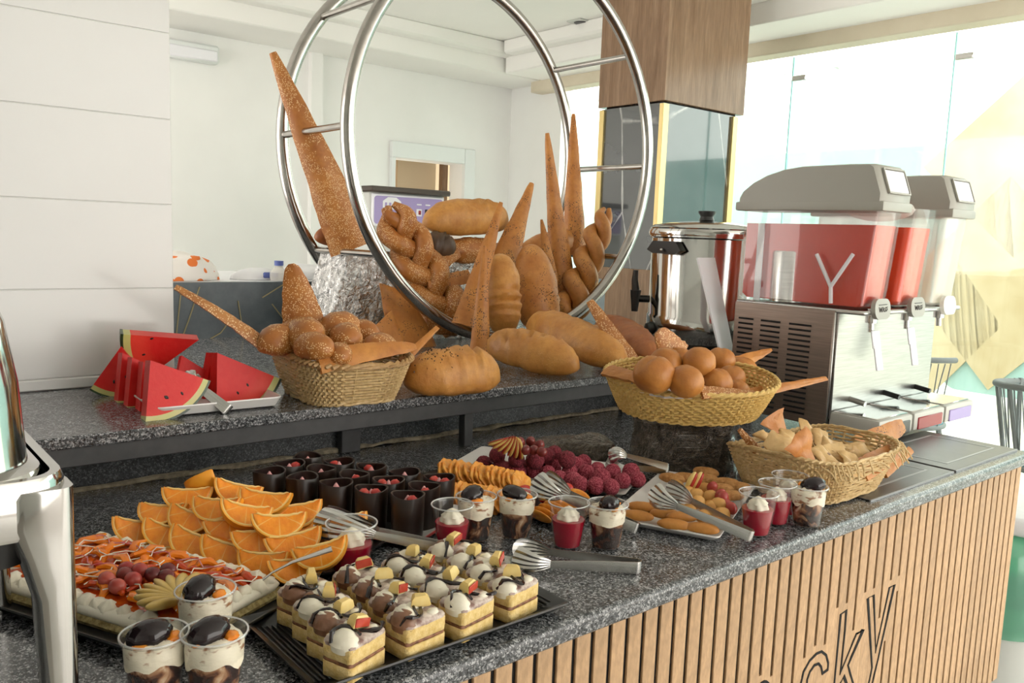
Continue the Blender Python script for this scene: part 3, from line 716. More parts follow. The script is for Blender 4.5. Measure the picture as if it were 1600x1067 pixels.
# marks on the name plates (hand drawn strokes)
for i in range(2):
    x = .079+i*PT
    st = [[(-.02, .006), (-.016, -.006), (-.012, .004), (-.008, -.006), (-.004, .006)], [(-.002, -.006), (.002, .005), (.006, -.006)], [(.0, -.001), (.005, -.001)], [(.014, .005), (.009, .003), (.013, -.001), (.009, -.006)], [(.022, .006), (.017, .004), (.021, 0), (.016, -.005)], [(-.02, .011), (.02, .012)]]
    g = G()
    for s_ in st: g.tube([frame((x, -.0895, tz0+.004), (1, 0, 0), (0, -1, .1)) @ V((a*1.1, b*1.1, .001)) for a, b in s_], .0012, 5)
    tp = [o for o in t.children if o.name.startswith('tap')][i]
    obj('logo_mark', g, 'black', tp)

# urn
p = V((2.43, 1.86, ZS)); R_ = .19
t = thing('water_urn', 'cylindrical stainless steel water urn with black knob and tap', 'urn', p)
obj('body', G().lathe([(R_-.012, .03), (R_-.008, .03), (R_-.004, .05), (R_, .055), (R_, .115), (R_-.004, .12), (R_-.004, .385), (R_+.003, .39), (R_+.003, .397)], 48, cap0=True), 'chrome', t)
obj('base_ring', G().lathe([(R_-.02, 0), (R_-.015, 0), (R_-.015, .032)], 40, cap0=True), 'black', t)
obj('lid', G().lathe([(R_+.007, .395), (R_+.009, .405), (R_+.004, .418), (R_+.006, .422), (R_-.01, .432), (.1, .445), (.02, .45), (0, .45)], 48), 'chrome', t)
obj('knob', G().lathe([(.024, .45), (.026, .452), (.022, .465), (.03, .478), (.03, .484), (0, .486)], 20), 'handle_black', t)
dv = V((-1, .03, 0)).normalized()
a0 = atan2(-.1, -1)
hd = obj('handle', G().prism([(-.075, 0), (-.05, .03), (.05, .03), (.075, 0), (.05, -.012), (-.05, -.012)], -.014, .014, mx=frame(dv*(R_+.012)+V((0, 0, .345)), (-dv.y, dv.x, 0), dv) @ Matrix.Rotation(0, 4, 'X')), 'handle_black', t)
obj('rivet', G().blob(dv*(R_+.035)+V((0, 0, .345)), (.006, .006, .006), nu=10, nv=6), 'steel', hd)
tdir = V((-.82, .57, 0)).normalized()
tpo = tdir*(R_)+V((0, 0, .17))
tp = obj('tap', G().tube([tpo, tpo+tdir*.05], .013, 12).tube([tpo+tdir*.05+V((0, 0, .03)), tpo+tdir*.05-V((0, 0, .045))], lambda u: .02-.009*u, 12), 'handle_black', t)
obj('tap_lever', G().tube([tpo+tdir*.05+V((0, 0, .03)), tpo+tdir*.055+V((0, 0, .065)), tpo+tdir*.053+V((0, 0, .1))], lambda u: .014-.005*u, 10), 'handle_black', tp)
obj('dial', G().lathe([(.024, 0), (.024, .01), (.018, .02), (0, .02)], 20, mx=frame(V((cos(a0-.5), sin(a0-.5), 0))*R_+V((0, 0, .07)), (0, 0, 1), (cos(a0-.5), sin(a0-.5), 0))), 'handle_black', t)
obj('pilot_lamp', G().lathe([(.012, 0), (.012, .005), (0, .008)], 14, mx=frame(V((cos(a0-.1), sin(a0-.1), 0))*(R_)+V((0, 0, .07)), (0, 0, 1), (cos(a0-.1), sin(a0-.1), 0))), 'led', t)
# white sheet leaning between urn and dispenser
A = aty(1103, 403, 1.64); B = aty(1134, 560, 1.54)
t1, t2, b1, b2 = aty(1089, 403, 1.645), aty(1116, 403, 1.645), aty(1127, 562, 1.54), aty(1148, 562, 1.54)
n = (t2-t1).cross(b1-t1).normalized()*.003
g = G(); g.add([t1-n, t2-n, b2-n, b1-n, t1+n, t2+n, b2+n, b1+n], [(3, 2, 1, 0), (4, 5, 6, 7), (0, 1, 5, 4), (1, 2, 6, 5), (2, 3, 7, 6), (3, 0, 4, 7)])
o = obj('leaning_sheet', g, 'white_sheet'); tag(o, 'blank white sheet leaning between the urn and the juice dispenser', 'sign')

# chairs by the window
def chair(c, rz, lab):
    t = thing('cord_chair', lab, 'chair', T(c, rz), 'cord chairs by the window')
    g = G(); back = [V((.29*cos(a), .29*sin(a), .8-.02*cos(a))) for a in [radians(-20+220*k/28) for k in range(29)]]
    obj('top_rail', g.tube(back, .016, 10), 'rattan', t)
    obj('seat_frame', G().tube([V((.22*cos(a), .22*sin(a), .42)) for a in [2*pi*k/32 for k in range(32)]], .014, 8, closed=True), 'rattan', t)
    obj('seat', G().lathe([(0, .45), (.19, .452), (.215, .44), (.215, .42), (.19, .415), (0, .415)], 28), 'cushion', t, label='teal seat cushion')
    for k in range(26):
        a = radians(-14+208*k/25); b = a+.09*(1 if k % 2 else -1)
        obj('cord', G().tube([V((.285*cos(a), .285*sin(a), .8)), V((.222*cos(b), .222*sin(b), .42))], .0035, 5), 'rattan', t)
    for a in (35, 145, 215, 325):
        a = radians(a); obj('leg', G().tube([V((.2*cos(a), .2*sin(a), .42)), V((.3*cos(a), .3*sin(a), 0))], .016, 8), 'rattan', t)
    for a in (20, 75, 105, 160):
        a = radians(a); obj('strut', G().tube([V((.285*cos(a), .285*sin(a), .8)), V((.225*cos(a+.15), .225*sin(a+.15), .42))], .011, 7), 'rattan', t)
p = atx(1668, 600, 4.5); chair((4.5, p.y, 0), radians(40), 'grey cord chair with teal cushion beyond the right end of the counter')
p = atx(1425, 560, 4.95); chair((4.9, p.y+.0, 0), radians(60), 'grey cord chair half hidden behind the juice dispenser')
# bin with green bag and cloth beside the counter end
p = atz(1612, 960, .0)
t = thing('waste_bin', 'grey bin lined with a green plastic bag beyond the counter end', 'bin', (3.02, 1.02, 0))
obj('bin', G().lathe([(.16, 0), (.17, .01), (.19, .3)], 28, cap0=True), 'grey_side', t)
obj('bag', G().loft([[V((cos(a)*r*(1+.07*noise.noise(V((cos(a)*3, sin(a)*3, z*12)))), sin(a)*r*(1+.07*noise.noise(V((cos(a)*3, sin(a)*3, z*12+4)))), z)) for a in [2*pi*k/40 for k in range(40)]] for r, z in ((.197, .2), (.21, .26), (.215, .36), (.22, .44), (.2, .5), (.16, .53))], cap0=False, cap1=True), 'green_bag', t)
o = obj('side_cloth', G().box((0, 0, .03), (.36, .36, .06), .025, seg=3), 'white_cloth', mx=T((3.03, 1.02, .532), .3)); tag(o, 'white folded cloth lying on the green lined bin', 'cloth')

# ============================================================ BASKETS
def basket(lab, mx, ar, br, ab, bb, h, ne, rows, stakes, mt, rim_mt, wave=None, sharp_rim=.008):
    t = thing('bread_basket', lab, 'basket', mx)
    def pt(u, k, cnt, off=0, e=.85):
        s_ = u**e; a = ab+(ar-ab)*s_+off; b = bb+(br-bb)*s_+off; x, y = sup(a, b, ne, k, cnt)
        return V((x, y, u*h + (wave(2*pi*k/cnt)*u if wave else 0)))
    cnt = stakes*2; g = G(); am = h/rows*.42
    for r in range(rows):
        u = (r+.5)/rows
        g.tube([pt(u, k, cnt, am*(1 if (k+r) % 2 else -1)*.9) for k in range(cnt)], h/rows*.40, 5, closed=True)
    obj('wicker_weave', g, mt, t, kind='stuff')
    g = G()
    for k in range(stakes): g.tube([pt(u, 2*k+.5, cnt) for u in (0, .25, .5, .75, 1)], am*.8, 5)
    obj('wicker_stakes', g, mt, t, kind='stuff')
    g = G()
    for ph in (0, pi):
        P = []
        for k in range(cnt):
            w_ = k*2*pi/cnt*(stakes*.5//1)+ph; c = pt(1, k, cnt, .002+sharp_rim*.55*cos(w_)); c.z += .003+sharp_rim*.5*sin(w_); P.append(c)
        g.tube(P, sharp_rim*.62, 6, closed=True)
    obj('plaited_rim', g, rim_mt, t)
    g = G()
    for ph in (0, pi):
        P = []
        for k in range(cnt):
            w_ = k*2*pi/cnt*(stakes*.35//1)+ph; c = pt(0, k, cnt, .001+.003*cos(w_)); c.z += .0045+.0035*sin(w_); P.append(c)
        g.tube(P, .0042, 6, closed=True)
    obj('plaited_foot', g, mt, t)
    g = G(); g.loft([[V((*sup(ab, bb, ne, k, 40), z)) for k in range(40)] for z in (.003, .007)]); obj('base', g, mt, t)
    return t, pt
BL = T((.912, 1.695, ZS), radians(-5))
bl, _ = basket('straw wicker basket of sesame rolls on the shelf beside the watermelon', BL, .128, .15, .098, .112, .092, 4.2, 13, 46, 'wicker', 'wicker_brown', lambda a: .006*cos(2*a))
bmx = frame(atz(1085, 592, 1.112)+V((.012, .02, -.002)), (.766, -.643, 0), V((0, 0, 1))) @ Matrix.Rotation(radians(8), 4, 'X') @ Matrix.Translation((0, 0, -.075))
BM = bmx
bmk, _ = basket('oval yellow wicker basket of round buns raised on wrapped stand', BM, .192, .138, .155, .104, .078, 2.2, 11, 56, 'wicker_yellow', 'wicker_yellow', None, .006)
BR = T((1.645, .937, ZC+.005), radians(0))
brk, pt = basket('woven basket with frayed rim full of crackers on the counter', BR, .175, .13, .135, .1, .088, 4, 12, 48, 'wicker', 'wicker', lambda a: .008*cos(2*a)-.006*sin(a), .005)
g = G()
for k in range(26):   # loose cane ends hanging over the front right of the rim
    q = (62+k*1.2) % 96
    p = pt(1, q, 96); d = V((p.x, p.y, 0)).normalized()
    d = (d + V((.5, -.1, 0))*.6).normalized(); L = rnd.uniform(.018, .036)
    g.tube([p, p+d*L*.5+V((0, 0, .004)), p+d*L*.85-V((0, 0, .010)), p+d*L+V((rnd.uniform(-.006, .006), 0, -.022))], .0016, 5)
for k in range(9):
    q = 50+k*4.4; a, b = pt(.98, q, 96, .004), pt(.55, q+7, 96, .006); g.tube([a, (a+b)/2+V((0, -.004, .004)), b], .0017, 5)
obj('frayed_ends', g, 'wicker', brk, kind='stuff')
# stand under the yellow basket
t = thing('wrapped_stand', 'black stand wrapped in crinkled film under the yellow basket', 'stand', T((1.545, 1.215, ZC), radians(-38)))
g = G()
def rr(w, d, z, s): return [p+V((p.x, p.y, 0)).normalized()*(.010*noise.noise(p*17)+.011*(.4-abs(noise.noise(V((p.x*46, p.y*46, p.z*24))))*2)+.004*(.4-abs(noise.noise(p*110))*2)) for p in [V((x, y, z)) for x, y in [sup(w, d, 5, k, 150) for k in range(150)]]]
g.loft([rr(.105+.006*sin(z*60), .085+.004*cos(z*50), z, 1) for z in [.001+.112*k/30 for k in range(31)]]); obj('stand', g, 'cling_dark', t, sharp=25)
g = G(); R1 = []
for z in [.001+.1*k/8 for k in range(9)]:
    R1.append([V((.108+.03*u+.02*noise.noise(V((u*5, z*20, 2)))*(1-z*4), -.09+.16*u*.9-.04*(1-z*9)*u, z)) for u in [k/14 for k in range(15)]])
g.loft(R1, False, False, open_ring=True); obj('loose_wrap', g, 'cling', t)
o = obj('bunched_film', clipz(heap(.12, .05, .05, .35, 7), 0), 'cling_dark', mx=T((1.38, 1.40, ZC+.001), radians(-30)), sharp=25); tag(o, 'bunched dark film lying behind the wrapped stand', 'film')
# ============================================================ BREAD
UP = V((0, 0, 1))
def top(o, lab, cat, grp=None): return tag(o, lab, cat, grp)
def loaf(name, lab, A, B, wd, ht, m, slashes=(), up=UP, wr=.03, pw=2.6, seed=0, seeds=None, grp=None, bottom=.32, ns=44, taper=0):
    A, B = V(A), V(B); L = (B-A).length; g = G(); rings = []; nr = 22
    for i in range(ns+1):
        u = -cos(pi*i/ns); u = u*.999; r = (1-abs(u)**pw)**.5*(1-taper*u); ring = []
        for k in range(nr):
            a = 2*pi*k/nr; y, z = cos(a), sin(a)
            if z < 0: z = -abs(z)**.6*bottom/(1-bottom)
            d = 1+wr*1.5*noise.noise(V((u*4+seed, y*2, z*2)))+.9*wr*noise.noise(V((u*13+seed, y*2, z*2)))+.25*wr*(1-abs(noise.noise(V((u*30+seed, y*3, z*3)))))
            for s0, sl, dp in slashes:
                q = (u-s0-sl*y)/.05; d -= dp*exp(-q*q)*max(0, sin(a)) - .35*dp*exp(-((abs(q)-2)**2))*max(0, sin(a))
            ring.append(V((u*L/2, y*r*d*wd/2, z*r*d*ht*(1-bottom))))
        rings.append(ring)
    g.loft(rings)
    o = obj(name, g, m, mx=frame((A+B)/2, B-A, up), sharp=80)
    if seeds is not None:
        mt, s0, s1, cnt = seeds; sg = G()
        for _ in range(cnt):
            u = rnd.gauss((s0+s1)/2, (s1-s0)*.22); i = min(ns-2, max(1, int(math.acos(-max(-.99, min(.99, u)))/pi*ns))); k = min(9, max(1, int(rnd.gauss(5.2, 1.7)))); f = rnd.random(); p = rings[i][k].lerp(rings[i][k+1], f).lerp(rings[i+1][k].lerp(rings[i+1][k+1], f), rnd.random())*1.01
            sg.add([p+V((rnd.uniform(-1, 1), rnd.uniform(-1, 1), rnd.uniform(-1, 1)))*.0026 for _ in range(4)], [(0, 1, 2), (0, 2, 3), (0, 3, 1), (1, 3, 2)])
        obj('seed_topping', sg, mt, o, kind='stuff', label='poppy seeds')
    return top(o, lab, 'bread', grp)
def spike(name, lab, A, B, w, n, m, curl=1.0, th=.006, bend=0, tipw=.06, seed=0, grp=None, cat='bread', wav=.05, pow_=.85):
    A, B = V(A), V(B); L = (B-A).length; g = G(); rings = []; N = 22; K = 9
    for i in range(N+1):
        t = i/N; wt = w*(tipw+(1-tipw)*(1-t)**pow_)*(1+wav*noise.noise(V((t*7+seed, 1, 0)))); R = wt/2/sin(min(curl, 2.6)/2*1) if curl < 2.6 else wt/2
        zoff = bend*4*t*(1-t); ring = []
        for s_ in (1, -1):
            for k in range(K):
                f = k/(K-1)*2-1; f *= s_; a = f*curl/2*1.0
                rr_ = R - (0 if s_ == 1 else th)
                jit = .0022*noise.noise(V((t*15+seed, f*3, 0)))
                ring.append(V((t*L, sin(a)*rr_*1.0 + .05*wt*noise.noise(V((t*9, f, seed))), cos(a)*rr_-R*cos(curl/2) + zoff+jit)))
        rings.append(ring)
    g.loft(rings); o = obj(name, g, m, mx=frame(A, B-A, n), sharp=50)
    return top(o, lab, cat, grp)
def braid(name, lab, A, B, w, m, strands=3, turns=3.0, up=(0, -1, .2), r0=.03, grp=None, taper=.25):
    A, B = V(A), V(B); L = (B-A).length; g = G(); N = 56
    for k in range(strands):
        P = []
        for i in range(N+1):
            t = i/N; sc = (1-taper*t)*min(1, .55+3*t, .45+4*(1-t)); ph = 2*pi*turns*t+2*pi*k/strands
            if strands == 3: y, z = sin(ph)*w*.5, sin(2*ph)*w*.22
            else: y, z = sin(ph)*w*.36, cos(ph)*w*.3
            P.append(V((t*L, y*sc, z*sc)))
        g.tube(P, lambda t: r0*(1-taper*t)*min(1, .35+5*t, .35+5*(1-t))*(1+.08*noise.noise(V((t*20, k, 0)))), 12)
    return top(obj(name, g, m, mx=frame(A, B-A, up), sharp=80), lab, 'bread', grp)
def bun(name, lab, c, r, m, sq=.82, rot=0, grp=None, crease=.12, sd=0):
    def fn(n): 
        q = n.x*.9+n.y*.3; return 1-crease*exp(-(q/.12)**2)*max(0, n.z)+.05*noise.noise(n*1.6+V((sd, 0, 0)))
    o = obj(name, G().blob((0, 0, 0), (r, r, r*sq), fn, 24, 14), m, mx=T(c, rot), sharp=80); return top(o, lab, 'bread', grp)
g_loaf = 'large loaves of the bread display'
zL = ZS
# loaves along the shelf edge
loaf('loaf', 'floury loaf with poppy seeds lying at the front edge of the shelf', atz(640, 604, zL+.035)+V((.02, .05, 0)), atz(806, 592, zL+.036)+V((-.012, .055, 0)), .12, .11, 'bread_loaf', [(.42, .1, .16), (.0, .12, .05), (-.25, .1, .04), (.2, .1, .05)], wr=.06, pw=3.2, seed=1, seeds=('black', -.85, .1, 170))
loaf('loaf', 'split golden loaf slanting down to the shelf edge, behind the floury loaf', aty(764, 538, 1.86), atz(903, 576, ZS+.031), .115, .10, 'bread_loaf', [(.1, .8, .22), (-.25, .7, .12)], up=(-.1, -.35, 1), wr=.05, seed=2, pw=3)
loaf('loaf', 'smooth long golden loaf behind the split loaf, right of the hoop', aty(830, 505, 2.0), atz(975, 570, ZS+.035), .125, .105, 'bread_loaf', [(-.2, .6, .06)], up=(-.1, -.4, 1), wr=.05, seed=3, pw=3)
loaf('loaf', 'reddish brown loaf at the right end of the shelf', aty(938, 508, 2.03), atz(1022, 564, ZS+.034), .12, .1, 'bread_dark', [(.1, .9, .08)], up=(.3, -.5, 1), wr=.05, seed=4)
# loaves standing against the block
loaf('loaf', 'upright loaf with four cross cuts in the middle of the display', aty(788, 525, 2.13), aty(780, 397, 2.21), .125, .10, 'bread_loaf', [(-.45, 0, .14), (-.2, 0, .16), (.03, 0, .14), (-.02, 0, 0)], up=(-.35, -1, .1), wr=.04, seed=5, pw=3)
loaf('loaf', 'upright loaf with patch of poppy seeds right of the cross cut loaf', aty(845, 520, 2.15), aty(828, 382, 2.26), .155, .11, 'bread_poppy_light', [(.2, .5, .06), (.0, .5, .08)], up=(-.3, -1, .1), wr=.04, seed=6, pw=2.6, taper=.15, seeds=('black', -.55, .0, 130))
loaf('loaf', 'plain oval loaf on top of the display below the lilac panel', aty(663, 350, 2.46), aty(790, 345, 2.50), .13, .125, 'bread_loaf', [(.3, .4, .14), (.6, .4, .14), (.05, .4, .1)], up=(-.1, -.3, 1), wr=.04, seed=7, pw=3.2)
loaf('loaf', 'dark rye loaf in the middle of the display', aty(655, 388, 2.44), aty(710, 400, 2.40), .10, .11, 'bread_rye', [(.2, .3, .12)], up=(0, -.5, 1), seed=8, wr=.05)
loaf('loaf', 'sesame loaf between the dark rye loaf and the tall spikes', aty(690, 398, 2.46), aty(775, 392, 2.49), .10, .085, 'bread_sesame', [(.2, .3, .1)], up=(0, -.5, 1), seed=9, wr=.08)
loaf('loaf', 'brown loaf behind the twin spikes at the back of the hoop', aty(812, 398, 2.52), aty(912, 372, 2.56), .11, .095, 'bread', [(0, .4, .1)], up=(0, -.5, 1), seed=10, wr=.06)
loaf('loaf', 'dark seeded loaf end peeping out behind the spikes', aty(745, 405, 2.54), aty(835, 398, 2.57), .10, .09, 'bread_seedy', [(0, .4, .1)], up=(0, -.5, 1), seed=11, wr=.06)
loaf('loaf', 'small brown loaf behind the foot of the leaning spike', aty(492, 372, 2.58), aty(560, 372, 2.60), .07, .07, 'bread_dark', [], up=(0, -.5, 1), seed=12)
# plaits
braid('braided_loaf', 'long sesame plait leaning inside the left of the hoop', aty(713, 520, 2.31), aty(607, 322, 2.42), .115, 'bread_sesame', 3, 1.5, r0=.036, taper=.18, up=(-.5, -1, .2))
braid('braided_loaf', 'poppy seed twist leaning inside the right of the hoop', aty(885, 500, 2.30), aty(948, 326, 2.40), .115, 'bread_poppy_light', 2, 2.4, r0=.040, taper=.38, up=(-.5, -1, .2))
# pointed breads
NF = V((-.55, -.8, .15)); g_sp = None
SPK = [
 ('tallest pointed seeded bread leaning out through the left of the hoop', (553, 388), 2.46, (426, 82), 2.56, .15, 'bread_sesame', 1.5, 11),
 ('tall pointed bread with broken tip, left of the one along the far ring', (884, 480), 2.38, (855, 208), 2.47, .105, 'bread_poppy', 1.9, 12),
 ('rolled pointed bread rising along the far ring at right', (897, 400), 2.50, (896, 178), 2.585, .10, 'bread_poppy', 2.0, 13),
 ('short thin spike left of the broken tipped bread', (860, 440), 2.36, (846, 343), 2.42, .06, 'bread_poppy', 1.6, 14),
 ('wide pointed bread leaning right behind the cross cut loaf', (778, 440), 2.34, (831, 286), 2.42, .115, 'bread_poppy', 1.7, 15),
 ('narrow pointed bread leaning right in front of the wide one', (727, 510), 2.14, (783, 316), 2.20, .085, 'bread_poppy', 1.4, 16),
 ('straight thin spike standing upright at the very front of the display', (749, 556), 2.05, (757, 384), 2.09, .062, 'bread_poppy', 1.5, 17),
]
for lab, a, ya, b, yb, w, m, cu, sd in SPK:
    spike('pointed_flatbread', lab, aty(*a, ya), aty(*b, yb), w, NF, m, cu, .007, 0, .05, sd, tipw if False else None) if False else spike('pointed_flatbread', lab, aty(*a, ya), aty(*b, yb), w*1.06, NF, m, cu, .007, .012*((sd % 3)-1), .14, sd)
spike('pointed_flatbread', 'blunt bread stick lying across the foil behind the plait', aty(668, 425, 2.36), aty(716, 394, 2.37), .06, NF, 'bread_sesame', 1.2, .01, tipw=.6, seed=18)
spike('pointed_flatbread', 'flat poppy seed strip lying level across the foil', aty(735, 432, 2.30), aty(668, 441, 2.33), .055, (-.3, -.8, .5), 'bread_poppy', .8, .008, tipw=.7, seed=19)
# sheets below the ring
def sheet(lab, pts, y, m, th=.008, sd=0):
    P = [aty(px, py, y+dy) for px, py, dy in pts]; c = sum(P, V())/len(P); n = (P[1]-P[0]).cross(P[2]-P[0]).normalized()
    if n.y > 0: n = -n
    # subdivided fan with a soft swell
    g = G(); R = []
    edge = []
    for i, p in enumerate(P):
        q = P[(i+1) % len(P)]
        for k in range(6): edge.append(p.lerp(q, k/6))
    for s_, off in ((.02, 1), (.4, 1), (.75, 1), (.97, .8), (1, 0), (.97, -.8), (.7, -1), (.02, -1)):
        R.append([c+(e-c)*s_ + n*(off*th/2) + n*(.006*noise.noise((c+(e-c)*s_)*14+V((sd, 0, 0)))) - c for e in edge])
    g.loft(R); o = obj('flatbread_sheet', g, m, mx=Matrix.Translation(c), sharp=70); return top(o, lab, 'bread')
sheet('large seeded flatbread leaning under the left arc of the hoop', [(592, 442, .02), (640, 455, .06), (690, 556, -.03), (612, 552, -.05)], 2.31, 'bread_poppy', sd=1)
sheet('three cornered flatbread behind the roll basket, left of the larger one', [(574, 520, 0), (612, 484, .04), (640, 548, 0), (585, 556, -.02)], 2.24, 'bread_poppy', sd=2)
spike('pointed_flatbread', 'seedy strip propped between the right loaves and the yellow basket', aty(1000, 588, 1.55), aty(921, 470, 1.70), .062, (-.6, -.7, .4), 'bread_seedy', .8, .009, tipw=.35, seed=21, pow_=.7)
# ---- rolls in the straw basket
gr = 'sesame rolls in the straw basket'
RO = [('leftmost sesame roll in the straw basket', (437, 535), 1.70, .04), ('tall sesame knot roll right of the leftmost roll', (478, 528), 1.68, .044), ('front sesame roll in the straw basket, over its near corner', (491, 545), 1.60, .034), ('back sesame roll in the straw basket beside the curved flatbread', (531, 518), 1.74, .045), ('knotted sesame roll in the middle of the straw basket', (541, 530), 1.65, .036), ('right rear sesame roll in the straw basket', (565, 522), 1.74, .034), ('small roll at the right of the straw basket', (592, 545), 1.66, .036), ('low roll under the pale flatbread in the straw basket', (530, 556), 1.58, .028), ('rear sesame roll behind the leftmost roll', (468, 520), 1.77, .036)]
for i, (lab, px, y, r) in enumerate(RO):
    c = aty(*px, y); c.z = max(c.z, ZS+.05)
    a, b = c+V((-r*.9, -r*.1, -.006)), c+V((r*.95, r*.2, .004)); aa = .5+.7*(i % 3)
    d = V((cos(aa), sin(aa), 0))*r*1.45
    loaf('sesame_roll', lab, c-d, c+d, r*1.95, r*1.7, 'bread_sesame', [(0, .2, .1)] if i in (1, 4) else [], wr=.06, pw=2.3, seed=30+i, bottom=.4, ns=18, grp=gr)
# filling bread under the rolls
spike('pointed_flatbread', 'fin shaped seeded flatbread standing in the straw basket', aty(478, 525, 1.76), aty(455, 412, 1.78), .105, (-.5, -.85, .1), 'bread_sesame', .8, .009, -.012, .12, 31, pow_=.55)
spike('pointed_flatbread', 'long curled seedy flatbread reaching left out of the straw basket', aty(416, 541, 1.70), aty(274, 448, 1.74), .042, (-.2, -.55, .8), 'bread_seedy', 1.2, .008, .006, .35, 32, pow_=.8)
spike('pointed_flatbread', 'pale flatbread lying over the front right rim of the straw basket', aty(497, 566, 1.57), aty(650, 541, 1.57), .055, (-.3, -.75, .55), 'bread', .7, .009, .012, .25, 33, pow_=.5)
spike('pointed_flatbread', 'thin stick poking up at the right end of the straw basket', aty(628, 566, 1.60), aty(684, 511, 1.62), .022, (-.3, -.7, .5), 'bread', .8, .006, .003, .5, 34)
# ---- buns in the yellow basket
gr = 'round buns in the yellow basket'
BU = [('large bun at the left of the yellow basket', (1022, 585), .0, .042), ('bun in front of the yellow basket, at left over the doily', (1072, 596), -.05, .036), ('topmost round bun of the yellow basket', (1092, 566), .0, .036), ('creased bun behind the left buns of the yellow basket', (1040, 566), .06, .036), ('bun in the front middle of the yellow basket', (1119, 598), -.035, .034), ('bun right of the front middle bun, half hidden', (1143, 590), .0, .031), ('small bun at the front right of the yellow basket', (1152, 611), -.045, .027), ('rear bun of the yellow basket, right of the topmost', (1126, 564), .07, .034), ('creased bun at the right of the yellow basket', (1158, 580), .05, .038), ('low bun by the right rim of the yellow basket', (1180, 597), .02, .03), ('rear bun at the upper left of the yellow basket', (1063, 562), .10, .03)]
for i, (lab, px, dy, r) in enumerate(BU):
    bun('bun', lab, aty(*px, 1.15+dy), r*1.06, 'bread', .92, rnd.uniform(0, 3), gr, .2 if 'creased' in lab or 'large' in lab else .09, i*3.1)
spike('pointed_flatbread', 'broad seeded flatbread standing at the back of the yellow basket', aty(1058, 560, 1.27), aty(1030, 517, 1.28), .09, (-.4, -.85, .3), 'bread_sesame', .7, .008, 0, .25, 41, pow_=.6)
spike('pointed_flatbread', 'pointed flatbread sticking up at the right rear of the yellow basket', aty(1130, 578, 1.22), aty(1206, 546, 1.22), .05, (-.4, -.75, .5), 'bread', .7, .008, .006, .15, 42)
spike('pointed_flatbread', 'long bread stick reaching right out of the yellow basket', aty(1155, 618, 1.10), aty(1292, 591, 1.09), .03, (-.3, -.7, .6), 'bread', .9, .008, .0, .4, 43)
spike('pointed_flatbread', 'knobbly flatbread lying over the left rim of the yellow basket', aty(948, 577, 1.29), aty(1036, 604, 1.12), .04, (-.4, -.6, .7), 'bread', .8, .010, .003, .4, 44, pow_=.6)
spike('pointed_flatbread', 'seeded cracker lying on the doily at the front of the yellow basket', aty(1095, 612, 1.085), aty(1180, 614, 1.05), .035, (-.3, -.6, .7), 'bread_seedy', .6, .008, .0, .4, 45)
g = G(); R1 = []
dl = bmx @ Matrix.Translation((-.05, -.085, .082))
for r in (0, .02, .04, .06, .07):
    R1.append([V(((r*(1+.08*cos(k*pi/2.0))*cos(2*pi*k/64))*1.15, r*(1+.04*cos(k*pi/2))*sin(2*pi*k/64)*.75, .004*noise.noise(V((cos(k/10)*2, r*40, 0)))-.002*(r > .05)-r*r*2*(sin(2*pi*k/64) < -.2))) for k in range(64)])
g.loft(R1, False, False); g.v = [V(p) for p in g.v]
n0 = len(g.v); g2 = G(); g2.loft([[p+V((0, 0, .0006)) for p in r] for r in R1]+[[p for p in r] for r in R1[::-1]], False, False)
o = obj('paper_doily', g2, 'doily', mx=dl); tag(o, 'white paper doily under the buns of the yellow basket', 'doily')
# ---- crackers in the frayed basket
gr = 'crackers in the frayed basket'
def cracker(lab, c, size, n, rot, m, sd, th=.006, tri=True):
    c = V(c); n = V(n).normalized(); base = frame(c, V((1, 0, .1)), n) @ Matrix.Rotation(rot, 4, 'Z'); g = G()
    k3 = [(-.5, -.45), (.5, -.42), (.08, .62)] if tri else [(-.55, -.3), (.45, -.36), (.55, .28), (-.4, .34)]
    edge = []
    for i, p in enumerate(k3):
        q = k3[(i+1) % len(k3)]
        for k in range(5): f = k/5; edge.append(V((p[0]+(q[0]-p[0])*f, p[1]+(q[1]-p[1])*f, 0))*(1-.08*(1 if k == 0 else 0)))
    R = []
    for s_, off in ((.02, 1), (.5, 1), (.9, .9), (1, 0), (.9, -.9), (.02, -1)):
        R.append([V((e.x*s_*size, e.y*s_*size, off*th/2+size*.22*noise.noise(V((e.x*s_*2.4+sd, e.y*s_*2.4, 0))))) for e in edge])
    g.loft(R); return top(obj('cracker', g, m, mx=base, sharp=60), lab, 'cracker', gr)
cracker('tall upright reddish cracker at the left of the frayed basket', aty(1212, 665, 1.03), .085, (-.5, -.8, .1), 1.42, 'cracker', 1)
cracker('large triangular reddish cracker standing at the front of the frayed basket', aty(1251, 700, .87), .088, (-.6, -.75, .25), 1.5, 'cracker', 2)
spike('pointed_flatbread', 'broad poppy flatbread reaching up to the right out of the frayed basket', aty(1340, 700, .96), aty(1412, 664, .95), .06, (-.5, -.8, .3), 'bread_poppy', .5, .007, .006, .5, 51, pow_=.5)
spike('pointed_flatbread', 'thin seedy stick at the far left rim of the frayed basket', aty(1184, 705, .98), aty(1156, 672, .99), .022, NF, 'bread_seedy', .9, .006, 0, .5, 52)
spike('pointed_flatbread', 'rounded flatbread leaning over the right rim of the frayed basket', aty(1345, 735, .83), aty(1402, 702, .84), .05, (-.4, -.7, .6), 'cracker', .5, .008, .004, .55, 53, pow_=.5)
spike('pointed_flatbread', 'brown stick at the right end of the frayed basket', aty(1380, 738, .86), aty(1424, 702, .87), .03, (-.4, -.7, .6), 'bread', .8, .008, .0, .6, 54)
